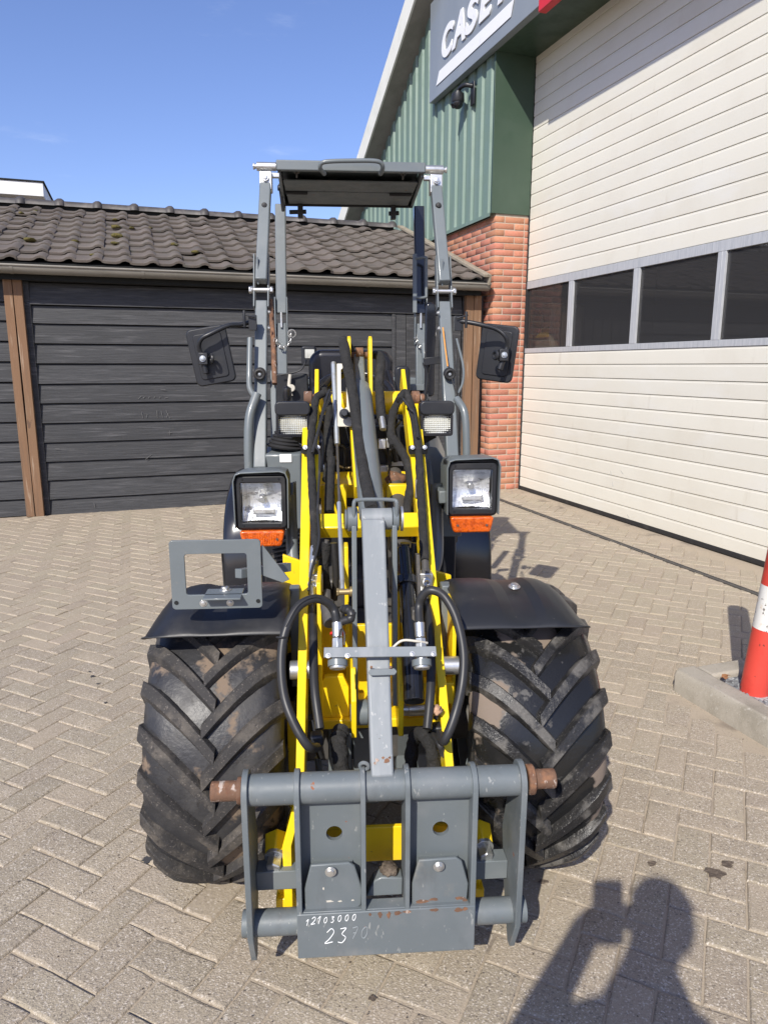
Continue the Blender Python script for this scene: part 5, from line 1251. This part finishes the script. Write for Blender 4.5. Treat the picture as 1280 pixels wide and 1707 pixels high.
# canopy
cn = MB().prism([(-.302, 1.775), (.290, 1.775), (.272, 1.84), (.300, 2.34), (-.312, 2.34), (-.286, 1.84)], (0, 0, 2.085), (1, 0, 0), (0, 1, 0), .012).done('canopy', 'grey', ld, .003)
MB().bar((-.302, 1.775, 2.075), (.290, 1.775, 2.075), .038, .024, side=(0, 0, 1)).done('canopy_front', 'grey', cn, .004)
for xa, xb in ((-.292, -.308), (.280, .296)): MB().bar((xa, 1.79, 2.067), (xb, 2.33, 2.067), .012, .045).done('canopy_edge', 'grey', cn, .002)
MB().bar((-.312, 2.335, 2.065), (.300, 2.335, 2.065), .05, .012, side=(0, 0, 1)).done('canopy_rear', 'plastic', cn, .002)
MB().box(-.285, .275, 1.90, 2.075, 2.049, 2.055).box(-.285, .275, 2.083, 2.32, 2.047, 2.053).done('canopy_lining', 'soffit', cn, .002)
for o_ in cn.children:
    if o_.name.startswith('canopy_lining'): o_.data.materials.clear(); o_.data.materials.append(M['greyworn'])
for x0, x1 in ((-.285, -.19), (.17, .27)): MB().box(x0, x1, 2.077, 2.095, 2.037, 2.049).done('hinge_strap', 'plastic', cn, .003)
for x in (-.225, .205): MB().cyl((x, 1.83, 2.075), (x, 1.83, 2.062), .012, n=12).ring((x, 1.83, 2.055), (1, 0, 0), .010, .003).done('canopy_hook', 'cast', cn)
MB().tube(spline([L(541, 290, 1.768), L(534, 281, 1.73), L(536, 272, 1.715), L(550, 269, 1.71), L(585, 268, 1.71), L(620, 268, 1.71), L(634, 271, 1.715), L(638, 280, 1.73), L(634, 290, 1.768)], 5), .0085, 12).done('grab_handle', 'grey', ld)
for a, b, e in ((-.378, -.302, -.392), (.290, .362, .376)):
    MB().cyl((a, 1.775, 2.070), (b, 1.775, 2.070), .0165, n=24).cyl((a, 1.775, 2.070), (e, 1.775, 2.070), .009, n=14).tube([(e, 1.775, 2.070), (e + (.006 if e < 0 else -.006), 1.775, 2.070)], .0125, 8).done('pivot_bush', 'zinc', ld, .001)
for x_ in (-.345, .285): MB().box(x_, x_+.055, 1.775, 1.80, 2.032, 2.049).done('canopy_lug', 'zinc', ld, .002)
for x in (-.235, .205): MB().cyl((x-.05 if x < 0 else x-.02, 2.33, 2.012), (x+.030, 2.33, 2.015), .010, n=14).box(x-.010, x+.014, 2.31, 2.35, 1.987, 2.047).done('rear_clamp', 'plastic', ld, .002)
MB().bar((-.315, 2.16, 2.097), (-.305, 2.2, 1.99), .014, .03).cyl((-.325, 2.15, 2.077), (-.30, 2.15, 2.077), .012, n=14).done('latch_bar', 'plastic', ld, .003)

# ------------------------------------------------------------------ mirrors
def mirror(c, w, h, tilt, rz, pts, clamp):
    o = MB().prism(rpoly(-w/2, w/2, -h/2, h/2, .022, 5), (0, 0, 0), (1, 0, 0), (0, 0, 1), -.012).done('mirror_back', 'plastic', ld, .005)
    o.location = c; o.rotation_euler = (0, tilt, rz)
    MB().prism(rpoly(-w/2+.022, w/2-.022, -h/2+.022, h/2-.022, .014, 4), (0, -.004, 0), (1, 0, 0), (0, 0, 1), -.006).done('mirror_panel', 'plastic', o, .003)
    MB().prism(rpoly(-w/2+.008, w/2-.008, -h/2+.008, h/2-.008, .016, 4), (0, .0125, 0), (1, 0, 0), (0, 0, 1), -.002).done('mirror_glass', 'reflector', o)
    a_ = MB().tube(spline(pts, 6), .0085, 12).done('mirror_arm', 'plastic', ld, smooth=60)
    p_ = V(pts[-1]); MB().bar(p_ + V((0, -.005, .022)), p_ + V((0, -.005, -.022)), .034, .030).tube([p_ + V((0, 0, -.02)), p_ + V((.006 if c[0] < 0 else -.012, 0, -.055))], .011, 12).done('mirror_clamp', 'plastic', a_, .003)
    bolt(p_ + V((0, -.022, 0)), (0, -1, 0), .008, .007, parent=a_, mat='rodzinc')
    MB().ring(p_ + V((.03 if c[0] < 0 else -.03, -.008, .0)), (1, .4, 0), .014, .006, 16, 8).done('ball_joint', 'plastic', a_)
    return o
mirror((-.545, 1.50, 1.337), .150, .212, radians(-10), .05, [L(418, 537, 1.50), L(400, 541, 1.49), L(380, 543, 1.47), L(352, 556, 1.45), L(336, 565, 1.45), L(332, 580, 1.46), L(340, 598, 1.47)], 0)
mirror((.545, 1.52, 1.348), .150, .216, radians(7), -.55, [L(758, 537, 1.50), L(772, 536, 1.48), L(800, 541, 1.46), L(828, 549, 1.45), L(843, 562, 1.44), L(845, 578, 1.45), L(838, 592, 1.45)], 0)
for sx_ in (-1, 1):
    x = sx_*.385; MB().box(x-.014, x+.014, 1.48, 1.51, 1.43, 1.485).tube([(x - sx_*.01, 1.47, 1.475), (x + sx_*.035, 1.47, 1.487)], .003, 8).tube([(x + sx_*.028, 1.47, 1.44), (x + sx_*.028, 1.47, 1.50)], .0055, 8).done('mirror_mount', 'plastic', ld, .003)

# ------------------------------------------------------------------ driver's place
co = MB().prism([(1.33, .70), (1.33, .985), (1.45, .998), (1.70, .998), (1.70, .70)], (-.345, 0, 0), (0, 1, 0), (0, 0, 1), .135).done('console', 'grey', ld, .008)
front_plate(rpoly(-.288, -.245, .955, .985, .002), 1.326, .002, 'label', 'label', co, 0)
bt = MB(); P_ = []; rr = []
for i in range(15):
    t = i/14; P_.append((-.275 + .012*t, 1.40, 1.00 + .085*t)); rr.append(.062*(1-t) + .026*t + (.006 if i % 2 else 0))
bt.tube(P_, rr, 22).done('lever_gaiter', 'rubber', ld, smooth=60)
MB().tube(spline([(-.263, 1.40, 1.08), (-.262, 1.40, 1.14), (-.26, 1.40, 1.18)], 4), .008, 10).lathe([(0, .012), (.02, .018), (.05, .016), (.06, 0)], (-.26, 1.40, 1.17), (0, 0, 1), 18).done('control_lever', 'gloss', ld)
seat = MB().prism(rpoly(-.20, .185, 1.02, 1.372, .065, 6), (0, 2.02, 0), (1, 0, 0), (0, 0, 1), -.09).done('seat_back', 'vinyl', ld, .028, seg=4)
MB().prism(rpoly(-.20, .185, .90, 1.02, .04, 5), (0, 1.62, 0), (1, 0, 0), (0, 0, 1), -.42).done('seat_cushion', 'vinyl', ld, .025, seg=4)
MB().ring((-.01, 1.50, 1.19), (0, -.55, .83), .150, .0125, 44, 12).done('steering_wheel', 'vinyl', ld)
MB().tube([(-.01, 1.40, .80), (-.01, 1.50, 1.18)], .03, 16).bar((-.15, 1.50, 1.19), (.13, 1.50, 1.19), .01, .02).done('steering_column', 'plastic', ld, .003)
MB().box(-.30, .33, 1.36, 2.0, .60, .66).done('cab_floor', 'cast', ld, .004)
hd_ = MB().box(-.375, .36, 2.12, 2.75, .62, 1.20).done('engine_cover', 'plastic', ld, .03)
MB().box(-.35, .345, 2.45, 2.75, 1.20, 1.24).done('engine_cover_ridge', 'grey', hd_, .01)
MB().prism(rpoly(-.36, -.205, 1.04, 1.265, .012, 3), (0, 2.08, 0), (1, 0, 0), (0, 0, 1), -.04).done('side_panel', 'plastic', ld, .006)
hose([L(484, 624, 2.05), L(482, 645, 2.05), L(486, 660, 2.05)], .008, 'belt_strap', 'cream'); MB().cyl(L(486, 647, 2.03), L(486, 647, 2.05), .017, n=20).done('belt_button', 'cream', ld, .003)
hose([L(468, 625, 2.05), L(490, 621, 2.05), L(503, 615, 2.05), L(511, 600, 2.05)], .0035, 'cable', 'hose')
MB().prism(rpoly(-.355, -.285, 1.02, 1.12, .02, 3), (0, 1.98, 0), (1, 0, 0), (0, 0, 1), -.05).done('arm_rest', 'gloss', ld, .012)
front_plate(rpoly(-.232, -.205, 1.10, 1.135, .002), 1.75, .01, 'red_switch', 'redlabel')
rl = MB().prism(rpoly(-.235, -.165, 1.30, 1.39, .012, 3), (0, 2.12, 0), (1, 0, 0), (0, 0, 1), -.05).done('rear_lamp', 'plastic', ld, .006)
front_plate(rpoly(-.218, -.175, 1.335, 1.375, .003), 2.115, .004, 'rear_lamp_glass', 'lensridge', rl, 0)
MB().box(.19, .34, 2.10, 2.14, 1.185, 1.215).box(.20, .335, 2.14, 2.16, 1.08, 1.185).done('rear_rail', 'grey', ld, .004)
MB().prism(rpoly(.19, .26, 1.05, 1.30, .02, 3), (0, 2.0, 0), (1, 0, 0), (0, 0, 1), -.03).done('belt_reel', 'plastic', ld, .01)
hose([L(648, 620, 1.98), L(655, 650, 1.9), L(650, 690, 1.9)], .012, 'seat_belt', 'vinyl')
# right hand step and sloping side plate
MB().prism([(.215, 1.035), (.255, 1.03), (.345, .90), (.345, .72), (.255, .72), (.215, .80)], (0, 1.10, 0), (1, 0, 0), (0, 0, 1), -.012).bar((.225, 1.12, 1.02), (.36, 1.5, .80), .02, .3).done('side_shield', 'grey', ld, .004)
MB().prism([(-.215, .93), (-.255, .92), (-.28, .80), (-.215, .70)], (0, 1.05, 0), (1, 0, 0), (0, 0, 1), .012).bar((-.225, .98, .66), (-.225, 1.06, .92), .008, .05).done('side_shield', 'grey', ld, .003)
for i in range(7): 
    z = .60 + i*.016; MB().bar((-.31, 1.15, z), (-.20, 1.15, z+.02), .006, .02, side=(0, 0, 1)).done('step_tread', 'cast', ld, smooth=0)
for x_ in (-.34, .19): MB().box(x_, x_+.15, 1.17, 1.2, .40, .72).done('step_box', 'plastic', ld, .006)
dr = MB().prism([(.275, .64), (.36, .66), (.36, .80), (.285, .80)], (0, 1.25, 0), (1, 0, 0), (0, 0, 1), -.03).done('side_box', 'plastic', ld, .006)
# far side windscreen seal and catch seen beside the right post
MB().prism(rpoly(.300, .345, 1.17, 1.56, .02, 3), (0, 1.80, 0), (1, 0, 0), (0, 0, 1), -.02).done('folded_screen', 'gloss', ld, .006)
MB().bar(L(706, 603, 1.6), L(735, 600, 1.6), .03, .022, side=(0, 0, 1)).tube(spline([L(706, 604, 1.6), L(712, 630, 1.6), L(706, 668, 1.6)], 5), .006, 8).tube(spline([L(716, 606, 1.6), L(710, 640, 1.62), L(714, 668, 1.6)], 5), .005, 8).done('catch', 'plastic', ld, .003)

# ================================================================== the photographer, behind the camera; only the shadow falls into view
def skin_body(name, joints, edges, mat, parent=None, lv=2):
    me = bpy.data.meshes.new(name); me.from_pydata([j[0] for j in joints], edges, []); me.materials.append(M[mat])
    o = bpy.data.objects.new(name, me); COL.objects.link(o)
    if parent: o.parent = parent
    sk = o.modifiers.new('skin', 'SKIN'); sk.use_smooth_shade = True
    if not me.skin_vertices: return o
    for i, j in enumerate(joints):
        me.skin_vertices[0].data[i].radius = (j[1], j[1] if len(j) < 3 else j[2]); me.skin_vertices[0].data[i].use_root = (i == 0)
    ss = o.modifiers.new('sub', 'SUBSURF'); ss.levels = lv; ss.render_levels = lv
    return o
SX, SY = -.15, -.45
J = [((SX, SY-.02, .93), .15, .11), ((SX, SY, 1.12), .135, .105), ((SX+.0, SY, 1.30), .155, .11), ((SX+.02, SY+.0, 1.42), .06, .06), ((SX+.07, SY+.01, 1.49), .050),
     ((-.040, -.42, 1.57), .064, .072), ((-.038, -.415, 1.64), .060, .066),
     ((SX-.17, SY-.02, 1.365), .060), ((-.225, -.17, 1.10), .046), ((-.090, -.075, 1.275), .036),
     ((SX+.17, SY-.02, 1.365), .060), ((.11, -.22, 1.10), .044), ((.055, -.06, 1.27), .030),
     ((SX-.09, SY-.02, .80), .095), ((SX-.10, SY+.02, .48), .062), ((SX-.11, SY, .09), .045), ((SX-.12, SY+.14, .045), .038),
     ((SX+.09, SY-.02, .80), .095), ((SX+.10, SY+.02, .48), .062), ((SX+.11, SY, .09), .045), ((SX+.12, SY+.14, .045), .038)]
Eg = [(0, 1), (1, 2), (2, 3), (3, 4), (4, 5), (5, 6), (2, 7), (7, 8), (8, 9), (2, 10), (10, 11), (11, 12), (0, 13), (13, 14), (14, 15), (15, 16), (0, 17), (17, 18), (18, 19), (19, 20)]
for hx, base, sg_ in ((-.085, 9, 1), (.06, 12, -1)):
    wx, wy, wz = J[base][0]; palm = len(J); J.append(((wx + sg_*.012, wy+.028, wz+.012), .022, .014)); Eg.append((base, palm))
    for k in range(4):
        a = len(J); z0 = wz + .028 - k*.020
        J.append(((wx + sg_*.016, wy+.040, z0), .0088)); J.append(((wx + sg_*.026, wy+.036+.004*k, z0), .0082)); J.append(((wx + sg_*(.045-.003*k), wy+.040, z0-.002), .0075))
        Eg += [(palm, a), (a, a+1), (a+1, a+2)]
    a = len(J); J.append(((wx + sg_*.012, wy+.010, wz+.03), .010)); J.append(((wx + sg_*.032, wy+.008, wz+.042), .009)); Eg += [(palm, a), (a, a+1)]
person = skin_body('person', J, Eg, 'fabric')
tag(person, 'standing person in dark jacket holding up a phone, casting the long shadow', 'person')
hr = MB().lathe([(-.05, .066), (-.02, .074), (.04, .072), (.07, .055), (.088, .03), (.093, 0)], (-.038, -.42, 1.61), (0, 0, 1), 28).done('hair', 'hair', person)
ph = empty('phone', (0, 0, CAM_H)); ph.rotation_euler = (-PITCH, 0, 0); tag(ph, 'dark phone held upright in both hands of the photographer', 'phone')
MB().prism(rpoly(-.060, .016, -.095, .060, .010, 4), (0, -.022, 0), (1, 0, 0), (0, 0, 1), -.008).done('phone_body', 'gloss', ph, .002)

# ================================================================== stains and crumbs on the paving
qs = random.Random(12)
for (px, py, r) in ((155, 1128, .016), (164, 1140, .010), (150, 1120, .008), (176, 1172, .009), (620, 1665, .010), (246, 1434, .016), (1085, 1440, .016), (1190, 1455, .03), (1210, 1440, .02), (905, 1470, .012)):
    g_ = G(px, py); n_ = 13
    o_ = MB().prism([(r*cos(2*pi*i/n_)*qs.uniform(.4, 1.3), r*.8*sin(2*pi*i/n_)*qs.uniform(.4, 1.3)) for i in range(n_)], (g_.x, g_.y, .0016), (1, 0, 0), (0, 1, 0), .0004).done('oil_stain', 'cast' if py < 1450 and px < 500 else 'dirt', ground, smooth=0)
cb = MB()
for i in range(900):
    px, py = qs.uniform(0, 1280), qs.uniform(900, 1707); g_ = G(px, py); r = qs.uniform(.0008, .0026)
    vs = [V(p)*r*qs.uniform(.6, 1.3) + V((g_.x, g_.y, .0015)) for p in ((1, 0, 0), (-1, 0, 0), (0, 1, 0), (0, -1, 0), (0, 0, .7))]
    cb.add(vs, [(0, 2, 4), (2, 1, 4), (1, 3, 4), (3, 0, 4)])
tag(cb.done('grit', 'dirt', ground, smooth=0), kind='stuff')
